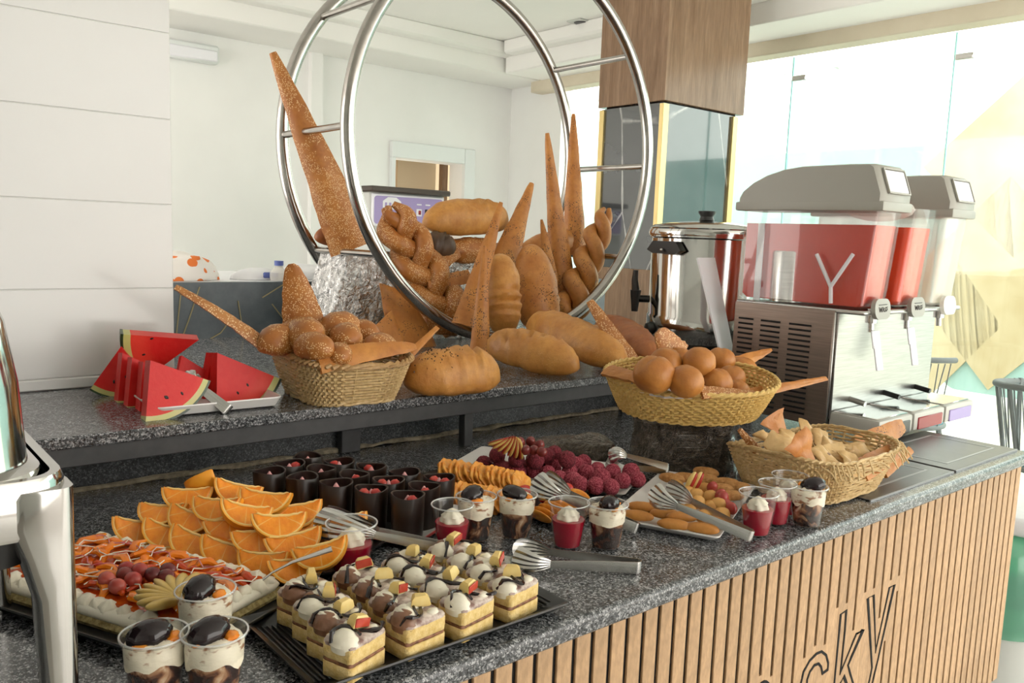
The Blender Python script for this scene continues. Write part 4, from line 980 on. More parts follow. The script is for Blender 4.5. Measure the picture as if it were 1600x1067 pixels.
PC = [('pale curled cracker at the left rear', (1200, 690), .99), ('pale cracker chip at the left', (1222, 700), .93), ('pale cracker chip behind the large triangle', (1228, 690), .97), ('pale oval cracker with seeds at the rear', (1268, 683), 1.0), ('pale cracker chip right of the rear oval', (1285, 692), .96), ('long pale cracker across the middle', (1298, 702), .90), ('folded pale cracker at the front middle', (1312, 716), .86), ('broad pale cracker in front of the poppy flatbread', (1335, 706), .89), ('pale cracker leaning on the broad one', (1362, 704), .90), ('pale cracker chip at the right', (1375, 712), .88), ('small pale chip low at the front', (1330, 730), .83), ('pale chip low in the middle', (1290, 722), .86), ('pale chip under the rounded flatbread', (1352, 728), .86)]
for i, (lab, px, y) in enumerate(PC):
    c = aty(px[0], px[1]-5, y); cracker(lab+' of the frayed basket', c, rnd.uniform(.062, .08), (rnd.uniform(-.6, 0), rnd.uniform(-.8, -.3), rnd.uniform(.5, 1)), rnd.uniform(0, 6), 'pita', 60+i*2.3, .008, i % 3 == 0)
# bed of broken bits that fills the frayed and straw baskets
# ============================================================ PLATES, FRUIT, SWEETS
def plate(lab, C, ang, L, Wd, m, z=ZC, rimh=.018, grp=None, edge=None, r=.02, ribs=False, cat='plate'):
    """rectangular plate: flat well, sloped sides, thin rolled lip"""
    t = thing('serving_plate' if m == 'white_plate' else 'serving_tray', lab, cat, T((C[0], C[1], z), radians(ang)), grp)
    prof = [(-.028, 0), (-.012, .004), (0, rimh), (-.0005, rimh+.0025), (-.004, rimh+.002), (-.016, .0075), (-.03, .005)]
    g = G(); g.loft([[V((x, y, z_)) for x, y in rounded(L+2*o_, Wd+2*o_, max(.004, r+o_), 5)] for o_, z_ in prof]); obj('plate_body', g, m, t)
    if edge:
        g = G(); g.loft([[V((x, y, z_)) for x, y in rounded(L+2*o_, Wd+2*o_, r, 5)] for o_, z_ in ((.0004, rimh-.002), (.0008, rimh), (.0004, rimh+.002), (-.0012, rimh+.0026), (-.0012, rimh-.002))], closed=True); obj('edge_line', g, edge, t)
    if ribs:
        rb = G().box((0, 0, 0), (.003, Wd*.75, .0025), .001).mesh('rib', [m])
        for k in range(7): obj('rib', rb, None, t, T((L/2-.012-.007*k, 0, .0068+.0012*max(0, 3-k)))); obj('rib', rb, None, t, T((-L/2+.012+.007*k, 0, .0068+.0012*max(0, 3-k))))
    return t
def row_label(fmt, i): return fmt % ORD[i]
# ---- watermelon on the shelf
plate('white rectangular plate of watermelon on the shelf', (.625, 1.815), -2, .26, .36, 'white_plate', ZS, .022)
def melon_wedge(lab, mx, R=.15, th=.035, a=radians(33)):
    t = thing('watermelon_wedge', lab, 'watermelon', mx, 'watermelon wedges on the white plate'); n = 14
    def sector(r0, r1, a_, z0, th_):
        g = G(); pts = [(0, 0)] if r0 == 0 else [(r0*sin(-a_+2*a_*k/n), -r0*cos(-a_+2*a_*k/n)) for k in range(n+1)][::-1]
        pts = [(r1*sin(-a_+2*a_*k/n), -r1*cos(-a_+2*a_*k/n)) for k in range(n+1)] + pts
        # poly in x,z ; extrude along y
        m_ = len(pts); g.add([(x, -th_/2, z) for x, z in pts]+[(x, th_/2, z) for x, z in pts], [tuple(range(m_)), tuple(range(2*m_-1, m_-1, -1))]+[(k, m_+k, m_+(k+1) % m_, (k+1) % m_) for k in range(m_)]); return g
    obj('flesh', sector(0, R*.875, a, 0, th), 'melon', t, sharp=30); obj('rind', sector(R*.874, R*.965, a, 0, th), 'rind', t, sharp=30); obj('skin', sector(R*.964, R, a+.003, 0, th*1.01), 'melon_skin', t, sharp=30)
    for q in range(3):
        r_ = R*rnd.uniform(.45, .8); a_ = rnd.uniform(-.4, .4); s_ = rnd.choice((-1, 1))
        obj('seed', G().blob((r_*sin(a_), -th/2, -r_*cos(a_)), (.0022, .0012, .004), nu=8, nv=6), 'seed', t)
    return t
ZP = ZS+.009
def mw(lab, apex, y, yaw, tilt=0, lean=0, R=.13, th=.035, a=radians(34)):
    p = aty(*apex, y); h = R
    mxx = Matrix.Translation(p) @ Matrix.Rotation(radians(yaw), 4, 'Z') @ Matrix.Rotation(radians(tilt), 4, 'Y') @ Matrix.Rotation(radians(lean), 4, 'X')
    return melon_wedge(lab, mxx, R, th, a)
mw('watermelon wedge at the far left end of the plate', (193, 540), 1.93, -30, 0, -4, .115)
mw('second watermelon wedge from the left end of the row', (188, 551), 1.87, 2, -26, -8, .115)
mw('third watermelon wedge from the left end of the row', (203, 558), 1.815, 2, -26, -8, .115)
mw('fourth watermelon wedge from the left, behind the front one', (220, 565), 1.765, 2, -27, -8, .115)
mw('front watermelon wedge of the left row, lying against the others', (231, 563), 1.675, 4, -29, -10, .122, a=radians(37))
mw('watermelon wedge lying on top with its pointed end to the right', (309, 527), 1.90, 14, 72, 28, .16, .042, radians(22))
mw('watermelon wedge in the middle behind the tongs', (282, 556), 1.83, -5, -20, -12, .115)
mw('watermelon wedge standing behind the big right wedge', (327, 551), 1.80, 4, -20, -6, .13)
mw('big watermelon wedge at the right end of the plate', (334, 551), 1.745, 4, -30, -8, .155, .04, radians(34))
# ---- oranges
OT = plate('black tray under the orange quarters', (.565, 1.305), -62, .42, .235, 'black_tray', ZC, .014)
def orange_root():
    t = thing('orange_wedge', 'x', 'orange', (0, 0, 0)); R = .040; n = 14; a = radians(48); m_ = 9
    def arc(r, ph): return [V((-r*cos(pi*i/n), r*sin(pi*i/n)*sin(ph), -r*sin(pi*i/n)*cos(ph))) for i in range(n+1)]
    g = G(); g.loft([arc(R, -a+2*a*j/m_) for j in range(m_+1)], False, False, open_ring=True)
    for s_ in (-a, a): g.loft([arc(R, s_), arc(R*.945, s_)], False, False, open_ring=True)
    obj('peel', g, 'peel', t, sharp=50)
    g = G()
    for s_ in (-a, a): g.loft([arc(R*.946, s_), arc(R*.895, s_*1.01)], False, False, open_ring=True)
    obj('pith', g, 'pith', t, sharp=50)
    def core(): return [V((-R*.9*cos(pi*i/n), 0, -.0050*sin(pi*i/n)**2+.0026*noise.noise(V((i*1.7, 0, 0))))) for i in range(n+1)]
    g = G()
    for s_ in (-a, a):
        A, C = arc(R*.896, s_*1.01), core()
        g.loft([[C[i].lerp(A[i], f)+V((0, math.copysign(.0016, s_)*sin(f*pi), .0010*sin(f*pi)))*(1+.6*noise.noise(V((i, f*4, s_)))) for i in range(n+1)] for f in (0, .15, .4, .7, .9, 1)], False, False, open_ring=True)
    obj('flesh', g, 'orange', t, sharp=60)
    obj('core_pith', G().tube([p*.93+V((0, 0, .0002)) for p in core()], lambda u: .0022*sin(.2+u*2.7), 6), 'pith', t)
    return t
oroot = orange_root(); first = True
ROWS = [('front row of the orange pile', [(226, 830), (272, 838), (317, 851), (365, 866), (420, 882), (474, 890)], .936),
        ('second row of the orange pile', [(262, 804), (308, 815), (365, 826), (412, 845), (466, 852), (508, 868)], .958),
        ('third row of the orange pile', [(300, 779), (347, 795), (395, 805), (445, 821)], .980),
        ('upper row of the orange pile', [(332, 760), (382, 771), (424, 784), (470, 803)], .985),
        ('back row of the pile behind the tongs', [(507, 815), (545, 822)], .945)]
gi = 0
for nm, pts, z in ROWS:
    for i, px in enumerate(pts):
        if px == (470, 803): z = .958
        p = atz(*px, z)+V((.0, .02, .014)); lab = 'orange quarter, %s from left in the %s' % (ORD[i], nm)
        if nm.startswith('front') and i == 0: lab = 'orange quarter at the left tip of the front row of the pile'
        mxx = T(p, radians(rnd.uniform(-58, -12)), radians(rnd.uniform(-4, 24)), radians(rnd.uniform(-16, 16)), rnd.uniform(1.0, 1.12))
        if nm.startswith('upper') and i == 0: lab = 'orange quarter turned peel outward at the top of the pile'; mxx = T(p, radians(80), radians(30), radians(30))
        if gi == 0: oroot.matrix_basis = mxx; oroot['label'] = lab; oroot['group'] = 'orange quarters on the black tray'
        else: dup(oroot, mxx, lab, 'orange quarters on the black tray')
        gi += 1
# hidden support of the pile: quarters lying under the upper rows
for i in range(9):
    p = V((.60, 1.30, .938))+V((.45*.0, 0, 0))+V((-.47, .88, 0))*(-.13+.036*i)+V((.88, .47, 0))*rnd.uniform(-.015, .05)
    dup(oroot, T(p, rnd.uniform(-2, 2), radians(-20)), 'orange quarter under the upper rows of the pile, %s one' % ORD[i], 'orange quarters on the black tray')
# ---- chocolate cups
CTC = V((.735, 1.31, 0)); ca = V((-.0335, .0635, 0)); cb = V((.0515, .028, 0)); C0 = V((.755, 1.160, 0))
plate('white plate with red edge under the chocolate cups', (C0+ca*2+cb)[:2], 117.5, .37, .215, 'white_plate', ZC, .012, edge='red_edge', r=.008)
def choc_root():
    t = thing('chocolate_cup', 'x', 'dessert', (0, 0, 0)); R = .0285; h = .074
    g = G(); 
    def rg(r, z): return [V((r*cos(2*pi*k/32)*(1.04 if z > .05 else 1), r*sin(2*pi*k/32)*(.97 if z > .05 else 1), z+(.002*sin(2*pi*k/32*2+.5) if z > .05 else 0))) for k in range(32)]
    g.loft([rg(R-.002, 0), rg(R-.001, .03), rg(R, h-.001), rg(R-.0008, h), rg(R-.003, h-.001), rg(R-.004, .03)], cap1=True); obj('chocolate_shell', g, 'choc', t, sharp=40)
    obj('cream_filling', G().lathe([(R-.0032, .046), (R-.006, .052), (.012, .056), (.006, .064), (.001, .072)], 24), 'pink_cream', t)
    return t
croot = choc_root(); ci = 0
fr = {(0, 0): 1, (1, 0): 2, (1, 1): 2, (0, 2): 2, (0, 1): 1, (2, 2): 1, (3, 2): 1, (4, 1): 1, (2, 1): 1}
frows = ['front row', 'second row', 'middle row', 'fourth row', 'back row']
for i in range(5):
    for j in range(3):
        p = C0+ca*i+cb*j; p.z = ZC+.0055
        lab = 'chocolate cup of pink cream, %s of the %s of the white plate' % (('left one', 'middle one', 'right one')[j], frows[i])
        mxx = T(p, rnd.uniform(0, 6))
        if ci == 0: croot.matrix_basis = mxx; croot['label'] = lab; croot['group'] = 'chocolate cups on the white plate'; r_ = croot
        else: r_ = dup(croot, mxx, lab, 'chocolate cups on the white plate')
        ci += 1
        if (i, j) != (0, 0) or True:
            for q in range(fr.get((i, j), 0)):
                cc = V((-.010+.02*q+rnd.uniform(-.003, .003), rnd.uniform(-.008, .008), .064))
                obj('strawberry_piece', G().blob(cc, (.010, .009, .009), lambda n: 1+.15*noise.noise(n*2), 12, 8), 'strawberry', r_)
        if ci == 1: keep = [o for o in r_.children if o.name.startswith('straw')]; [setattr(o, 'parent', None) for o in keep]
for o in keep: o.parent = croot
# ---- cups
def cup_shell(rb, rt, h):
    return G().lathe([(0, .002), (rb-.002, .002), (rb, .0035), (rb+.001, .008), (rt-.0015, h-.003), (rt+.0008, h-.0025), (rt+.002, h-.0005), (rt+.001, h+.0012), (rt-.001, h+.0005), (rt-.0022, h-.004)], 40)
def jelly_root():
    t = thing('jelly_cup', 'x', 'dessert', (0, 0, 0)); rb, rt, h = .0235, .0345, .077
    obj('plastic_cup', cup_shell(rb, rt, h), 'cup', t); obj('cup_rim', G().tube([V((rt*cos(2*pi*k/40), rt*sin(2*pi*k/40), h)) for k in range(40)], .0011, 6, closed=True), 'cup_rim', t)
    f = .62; r1 = rb+(rt-rb)*f-.0022
    obj('jelly', G().lathe([(0, .004), (rb-.002, .004), (rb-.0008, .01), (r1, h*f), (r1*.97, h*f+.0008), (0, h*f+.0003)], 36), 'jelly', t)
    g = G(); R1 = []
    for r, z in ((.0185, 0), (.019, .004), (.0165, .008), (.0175, .010), (.0125, .0145), (.012, .016), (.006, .020), (.0005, .023)):
        R1.append([V((r*(1+.09*cos(6*2*pi*k/36+z*180))*cos(2*pi*k/36), r*(1+.09*cos(6*2*pi*k/36+z*180))*sin(2*pi*k/36), z+h*f)) for k in range(36)])
    g.loft(R1); obj('cream_swirl', g, 'cream', t, sharp=70)
    return t
def parfait_root(k):
    t = thing('parfait_cup', 'x', 'dessert', (0, 0, 0)); rb, rt, h = .0245, .0345, .076
    obj('plastic_cup', cup_shell(rb, rt, h), 'cup', t); obj('cup_rim', G().tube([V((rt*cos(2*pi*k/40), rt*sin(2*pi*k/40), h)) for k in range(40)], .0011, 6, closed=True), 'cup_rim', t)
    f = .75; r1 = rb+(rt-rb)*f-.0018
    obj('chocolate_layers', G().lathe([(0, .004), (rb-.0016, .004), (rb-.0006, .01), (r1, h*f), (0, h*f)], 36), 'parfait', t)
    g = G(); R1 = []
    for r, z in ((r1-.0003, h*f-.012), (rt-.0036, h-.013), (rt-.006, h-.008), (.024, h-.004), (.014, h-.002), (.0005, h-.001)):
        R1.append([V((r*cos(2*pi*q/36), r*sin(2*pi*q/36), z+.003*noise.noise(V((cos(2*pi*q/36)*2+k*5, sin(2*pi*q/36)*2, r*60))) + (.009*noise.noise(V((cos(2*pi*q/36)*1.6+k*7, sin(2*pi*q/36)*1.6, 3))) if z < h*f else .002*sin(7*2*pi*q/36+z*900)))) for q in range(36)])
    g.loft(R1, cap0=False); obj('cream_top', g, 'cream_swirl', t, sharp=70)
    def ridge(n): return 1+.05*cos(9*atan2(n.y, n.x*.8+.001))*(1-abs(n.z))
    obj('glazed_prune', G().blob((0, 0, 0), (.023, .017, .0145), ridge, 36, 12), 'dome_choc', t, T((-.005, -.005, h+.002), .4*k, .25, -.2))
    obj('caramel_drip', G().blob((.018, -.006, h-.003), (.008, .011, .004), lambda n: 1+.3*noise.noise(n*2+V((k, 0, 0))), 14, 8), 'peach', t)
    obj('caramel_drip', G().blob((-.012, -.017, h-.005), (.009, .006, .004), lambda n: 1+.4*noise.noise(n*2+V((k, 3, 0))), 14, 8), 'orange_slice', t)
    return t
jr = jelly_root(); ji = 0
JL = [((548, 905), 'red jelly cup with ridged cream swirl beside the orange tongs', 1.1), ((705, 862), 'red jelly cup with cream ball right of the chocolate cups', 1), ((886, 857), 'red jelly cup behind the tongs in the middle of the counter', 1), ((1181, 838), 'front red jelly cup of the trio beside the finger pastries', 1), ((1210, 821), 'middle red jelly cup of the trio by the frayed basket', 1), ((1230, 806), 'rear red jelly cup of the trio by the frayed basket', 1)]
for px, lab, s_ in JL:
    p = atz(px[0], px[1]-4, ZC+.001); mxx = T(p, rnd.uniform(0, 6), s=s_)
    if ji == 0: jr.matrix_basis = mxx; jr['label'] = lab; jr['group'] = 'red jelly cups'
    else: dup(jr, mxx, lab, 'red jelly cups')
    ji += 1
PL = [((243, 1098), 'chocolate parfait cup at the front left corner, nearest the chafing dish'), ((336, 1094), 'chocolate parfait cup at the front, right of its neighbour'), ((322, 1018), 'chocolate parfait cup behind the two front ones, beside the fruit cake'), ((742, 846), 'chocolate parfait cup with big prune behind the left jelly cup'), ((806, 842), 'chocolate parfait cup without a tall prune, by the orange slices'), ((946, 858), 'dark chocolate parfait cup with thick white cream, right of the middle jelly'), ((1259, 824), 'chocolate parfait cup at the counter edge beside the frayed basket')]
for i, (px, lab) in enumerate(PL):
    p = atz(px[0], px[1]-4, ZC+.001); t = parfait_root(i*1.7); t.matrix_basis = T(p, i*1.1+1.2 if i > 2 else -.3-.2*i, s=1.0 if i > 2 else 1.02); t['label'] = lab; t['group'] = 'chocolate parfait cups'
    t['category'] = 'dessert'
# ---- fruit cake on its black tray
FC = V((.325, 1.18, 0)); FA = -64
plate('black tray under the fruit topped sheet cake', FC[:2], FA, .43, .265, 'black_tray', ZC, .016, r=.012)
t = thing('fruit_cake', 'rectangular fruit topped cream cake on black tray behind the chafing dish leg', 'cake', T((FC.x, FC.y, ZC+.006), radians(FA)))
L_, W2 = .345, .185
g = G(); g.loft([[V((x+.003*noise.noise(V((x*90, y*90, z*300))), y+.003*noise.noise(V((x*90, y*90, 9+z*300))), z)) for x, y in rounded(L_+o_, W2+o_, .012, 8)] for z, o_ in ((0, .012), (.005, .014), (.010, .006))]); obj('nutty_base', g, 'cakebase', t)
g = G(); g.loft([[V((x*(1+.02*noise.noise(V((x*60, y*60, z*100)))), y*(1+.03*noise.noise(V((x*60, y*60, 5)))), z)) for x, y in rounded(L_+o_, W2+o_, .014, 8)] for z, o_ in ((.009, 0), (.016, .006), (.022, .0), (.024, -.03))]); obj('cream_layer', g, 'cream', t, sharp=70)
pm = G(); R1 = []
for r, z in ((.012, 0), (.0125, .004), (.009, .008), (.004, .012), (.0004, .014)):
    R1.append([V((r*(1+.15*cos(5*2*pi*k/20+z*250))*cos(2*pi*k/20), r*(1+.15*cos(5*2*pi*k/20+z*250))*sin(2*pi*k/20), z)) for k in range(20)])
pm.loft(R1); pm = pm.mesh('cream_puff', ['cream'], 70)
n_ = 0
for x in [(-.5+(k+.5)/15)*L_ for k in range(15)]:
    for y in (-W2/2+.012, W2/2-.012): obj('cream_puff', pm, None, t, T((x+rnd.uniform(-.004, .004), y+rnd.uniform(-.003, .003), .0185), rnd.uniform(0, 6), rnd.uniform(-.4, .4), rnd.uniform(-.4, .4), rnd.uniform(.85, 1.2)))
for y in [(-.5+(k+.5)/8)*W2 for k in range(1, 7)]:
    for x in (-L_/2+.012, L_/2-.012): obj('cream_puff', pm, None, t, T((x+rnd.uniform(-.004, .004), y+rnd.uniform(-.003, .003), .0185), rnd.uniform(0, 6), rnd.uniform(-.4, .4), rnd.uniform(-.4, .4), rnd.uniform(.85, 1.2)))
g = G(); g.loft([[V((x, y, z+.002*noise.noise(V((x*50, y*50, 0))))) for x, y in rounded(L_-.034+o_, W2-.034+o_, .01, 8)] for z, o_ in ((.020, .008), (.027, .006), (.029, -.03), (.029, -.12))]); obj('red_glaze', g, 'red_glaze', t)
pw = G(); pw.tube([V((-.013, -.004, 0)), V((-.006, .002, .003)), V((.004, .003, .003)), V((.013, -.003, 0))], lambda u: .0055*sin(.35+u*2.4), 8, flat=.7); pwm = pw.mesh('peach_piece', ['peach']); 
rp = G().tube([V((-.012, 0, 0)), V((0, .003, .003)), V((.012, 0, 0))], lambda u: .0048*sin(.35+u*2.4), 8, flat=.7).mesh('peach_piece', ['red_glaze'])
for i in range(12):
    for j in range(6):
        x = (-.5+(i+.5)/12)*(L_-.034)+rnd.uniform(-.005, .005); y = (-.5+(j+.5)/6)*(W2-.034)+rnd.uniform(-.005, .005)
        obj('peach_piece' , pwm if rnd.random() < .62 else rp, None, t, T((x, y, .031), rnd.uniform(0, 6), rnd.uniform(-.3, .3), rnd.uniform(-.3, .3), rnd.uniform(1.15, 1.6)))
def dz(pts, r=.0014): return G().tube([V(p) for p in pts], r*.62, 5)
for k in range(9):
    x0 = -.15+.036*k; obj('icing_line', dz([(x0+.010*sin(q*1.1+k)+.0016*q, -W2/2+.02+q*.0105, .0375+.002*sin(q*2.1)) for q in range(15)]), 'cream', t)
for k in range(4):
    y0 = -.05+.034*k; obj('icing_line', dz([(-L_/2+.025+q*.0125, y0+.008*sin(q*1.3+k*2), .0385+.002*sin(q*1.7)) for q in range(24)]), 'pink_cream' if k % 2 else 'cream', t)
fci = t.matrix_basis.inverted()
c0 = fci @ atz(208, 903, ZC+.05); c0.z = .042
pf = fci @ atz(282, 936, ZC+.05)
for i, (dx, dy, dz_) in enumerate(((0, 0, 0), (-.022, .006, 0), (-.012, .022, .002), (.012, .022, .001), (-.03, -.016, .0), (.03, .028, .0), (-.035, .02, 0), (.016, .044, 0), (-.004, -.022, -.002))):
    obj('grape', G().blob(c0+V((dx, dy, dz_)), (.0125, .0105, .0105), nu=16, nv=10), 'grape' if i % 2 else 'grape_red', t)
fm = G().blob((.026, 0, 0), (.030, .012, .0065), lambda n: 1, 16, 10).mesh('pear_slice', ['pear'])
for k in range(9):
    a = radians(-40+20*k); obj('pear_slice', fm, None, t, Matrix.Translation((pf.x, pf.y, .042)) @ Matrix.Rotation(a+radians(150), 4, 'Z') @ Matrix.Rotation(radians(-14), 4, 'Y') @ Matrix.Rotation(radians(38), 4, 'X'))
# ---- cake squares on the ribbed black tray
plate('black ribbed tray under the layered cake squares', (.594, .90), 0, .385, .215, 'black_tray', ZC, .014, ribs=True, r=.006)
def square_mesh():
    t = thing('cake_square', 'x', 'cake', (0, 0, 0)); lx, ly = .064, .046
    def slab(z0, z1, ins=0, amp=.0014, s=0):
        g = G(); R1 = []
        for z in (z0, z0+.001, (z0+z1)/2, z1-.001, z1):
            o_ = -.002 if z in (z0, z1) else 0
            R1.append([V((x+amp*noise.noise(V((x*260+s, y*260, z*260))), y+amp*noise.noise(V((x*260, y*260+s, z*260+7))), z)) for x, y in [sup(lx/2+o_/2-ins, ly/2+o_/2-ins, 9, k, 44) for k in range(44)]])
        return g.loft(R1)
    obj('lower_sponge', slab(0, .0185), 'sponge', t, sharp=60); obj('chocolate_filling', slab(.018, .0232, .0006, .002, 3), 'jam', t, sharp=60); obj('upper_sponge', slab(.0228, .0405, 0, .0014, 8), 'sponge', t, sharp=60)
    g = G(); R1 = []
    for z, s_ in ((.0385, .99), (.042, 1.01), (.0455, .93), (.0475, .6), (.048, .05)):
        R1.append([V((x*s_+.0008*noise.noise(V((x*300, y*300, z*99))), y*s_, z+.0022*noise.noise(V((x*s_*110, y*s_*110, 1)))*(z > .043))) for x, y in [sup(lx/2, ly/2, 7, k, 44) for k in range(44)]])
    g.loft(R1); obj('rippled_cream', g, 'glaze_top', t, sharp=70)
    return t
sroot = square_mesh()
cols = [(.430, .503), (.520, .588), (.592, .668), (.674, .750)]
si = 0; grp = 'layered cake squares on the ribbed tray'
colw = ['left', 'second', 'third', 'right']
roww = ['front', 'second', 'third', 'back']
for ic, (xa, xb) in enumerate(cols):
    for ir in range(4):
        if (ic, ir) == (3, 3) and False: continue
        x = (xa+xb)/2+.004*ir*(1 if ic < 1 else .5)+rnd.uniform(-.002, .002); y = .826+.0495*ir+rnd.uniform(-.001, .001)+(.006 if ic == 3 else 0)
        lab = 'layered cake square, %s in the %s column on the ribbed tray' % (('front one', 'second from front', 'third from front', 'rear one')[ir], ('leftmost', 'second', 'third', 'right')[ic])
        mxx = T((x, y, ZC+.0065), radians([16, 8, 10, 8][ic]+rnd.uniform(-3, 3)))
        if si == 0: sroot.matrix_basis = mxx; sroot['label'] = lab; sroot['group'] = grp; r_ = sroot; base = list(sroot.children)
        else:
            r_ = sroot.copy(); COL.objects.link(r_); r_.matrix_basis = mxx; r_['label'] = lab
            for ch in base: c_ = ch.copy(); COL.objects.link(c_); c_.parent = r_
        si += 1
        m1 = 'milk_choc' if (ic == 1 or (ic == 0 and ir % 2)) else 'cream'
        # dollop hanging over the left edge, second dollop, chocolate lines, apple piece
        obj('cream_dollop', G().blob((-.022, -.004, .042), (.0145, .019, .0155), lambda n: 1+.05*sin(n.z*14+n.x*5), 20, 12), m1, r_)
        obj('cream_dollop', G().blob((.020, .012, .047), (.011, .009, .006), lambda n: 1+.15*noise.noise(n*2+V((si, 6, 0))), 14, 9), 'milk_choc' if si % 2 else 'cream', r_)
        obj('cream_dollop', G().blob((.016, -.013, .0465), (.009, .007, .0045), lambda n: 1+.2*noise.noise(n*2+V((si, 9, 0))), 12, 8), 'cream', r_)
        if m1 == 'milk_choc': obj('cream_dollop', G().blob((-.0185, -.0005, .0435), (.0145, .019, .0152), lambda n: 1+.05*sin(n.z*12+n.x*5), 20, 12), 'cream', r_)
        obj('cream_dollop', G().blob((.006, .010, .048), (.016, .010, .007), lambda n: 1+.12*noise.noise(n*2+V((si, 0, 0))), 16, 10), 'cream', r_)
        obj('cream_dollop', G().blob((-.008, .014, .046), (.010, .008, .008), lambda n: 1+.12*noise.noise(n*2+V((si, 3, 0))), 14, 9), 'milk_choc' if m1 == 'cream' else 'cream', r_)
        def over(x_, y_): return .0485+.011*exp(-((x_+.022)**2/.00022+(y_+.004)**2/.0004))+.005*exp(-((x_-.006)**2/.00025+(y_-.01)**2/.0001))
        pts = [(-.036+.012*q, .004*sin(q*1.4+si), 0) for q in range(7)]
        g = G(); P = []
        for q in range(15):
            u = q/14; xx = -.034+.066*u; yy = -.006+.016*sin(u*5+si*.7); zz = over(xx, yy) if xx > -.033 else .044; P.append(V((xx, yy, zz)))
        g.tube(P, lambda u: .0027+.0011*sin(u*19+si), 6, flat=.75); obj('chocolate_line', g, 'choc_gloss', r_)
        if ir in (0, 2) or ic == 0:
            P = [V((-.012+.003*q, -.019+.006*q, over(-.012+.003*q, -.019+.006*q))) for q in range(7)]; obj('chocolate_line', G().tube(P, .0019, 6), 'choc_gloss', r_)
        ap = obj('apple_piece', G().loft([[V((x_*s_, y_*s_, z_)) for x_, y_ in ((-.010, -.006), (.010, -.005), (.009, .004), (-.008, .0065))] for z_, s_ in ((-.006, .95), (-.004, 1.05), (.003, .9), (.0055, .6))]), 'apple', r_, T((.007+rnd.uniform(-.004, .006), rnd.uniform(-.006, .006), .0585), rnd.uniform(-1, 1), rnd.uniform(-.3, .3), rnd.uniform(-.3, .3), 1.22))
        if (ic+ir) % 2 == 0: obj('apple_skin', G().box((0, -.0062, -.0005), (.018, .0018, .009), .0008), 'apple_skin', ap)
# ---- pink coconut balls
ld = V((-.49, .87, 0)); sd_ = V((.87, .49, 0))
Fp = V((1.222, 1.11, 0)); cpl = Fp+ld*.185+sd_*.1
CPL = plate('white rectangular plate under the pink coconut balls', cpl[:2], 119.4, .40, .215, 'white_plate', ZC, .013, r=.01)
croot2 = obj('coconut_ball', G().blob((0, 0, 0), (.0185, .0185, .0185), lambda n: 1+.10*noise.noise(n*9), 22, 16), 'coco', sharp=80)
CB = [('front row', [(907+0, 757), (931, 759), (955, 761), (973, 751), (996, 749)], .929), ('second row', [(874, 748), (896, 751), (940, 746), (957, 737), (986, 737)], .930), ('third row', [(810, 737), (856, 740), (890, 737), (916, 738), (934, 734)], .930), ('rear row', [(782, 731), (756, 725), (835, 735), (864, 729), (900, 727), (912, 722)], .931), ('upper layer', [(777, 711), (807, 718), (836, 719), (855, 712), (866, 708), (886, 718)], .958)]
bi = 0
for nm, pts, z in CB:
    pts = sorted(pts)
    for i, px in enumerate(pts):
        lab = 'pink coconut ball, %s from the left in the %s of the heap' % (ORD[i], nm); p = atz(*px, z); mm = T(p, rnd.uniform(0, 6), rnd.uniform(0, 3), s=rnd.uniform(.88, 1.04))
        if bi == 0: o = croot2; o.matrix_basis = mm
        else: o = croot2.copy(); COL.objects.link(o); o.matrix_basis = mm
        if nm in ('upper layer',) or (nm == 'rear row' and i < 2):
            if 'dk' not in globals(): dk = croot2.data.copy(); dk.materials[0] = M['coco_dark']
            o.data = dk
        tag(o, lab, 'sweet', 'pink coconut balls'); bi += 1
# supports below the upper layer
for i, px in enumerate(((790, 735), (820, 732), (845, 727), (868, 720))):
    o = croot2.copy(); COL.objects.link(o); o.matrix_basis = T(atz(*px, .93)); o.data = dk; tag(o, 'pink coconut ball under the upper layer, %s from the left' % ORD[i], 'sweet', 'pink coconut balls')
for i, px in enumerate(((813, 691), (829, 690), (843, 695), (821, 703), (834, 703), (847, 706))):
    p = atz(*px, .985); p += (V((0, 0, EYE))-p).normalized()*.0
    o = obj('grape', G().blob((0, 0, 0), (.0105, .0105, .012), nu=16, nv=10), 'grape', mx=T(p, 0, .3*i)); tag(o, 'red grape, %s of the six on top of the coconut balls' % ORD[i], 'grape', 'grapes on the coconut balls')
t = thing('pear_fan', 'fan of sliced pear with red skin standing on the coconut balls', 'fruit', frame(atz(792, 700, .985), (.62, -.45, -.5), (-.5, -.8, .4)))
pmh = G().blob((0, 0, 0), (.005, .022, .012), nu=14, nv=8)
pa_, pb_ = pmh.mesh('pear_slice', ['pear']), G().blob((0, 0, 0), (.0015, .0224, .0124), nu=14, nv=8).mesh('skin_edge', ['apple_skin'])
for k in range(7):
    m4 = T((-.022+.0075*k, .002*k, .002*k), radians(14*(k-3)), radians(10)); s_ = obj('pear_slice', pa_, None, t, m4); obj('skin_edge', pb_, None, s_, T((-.0042, 0, 0)))
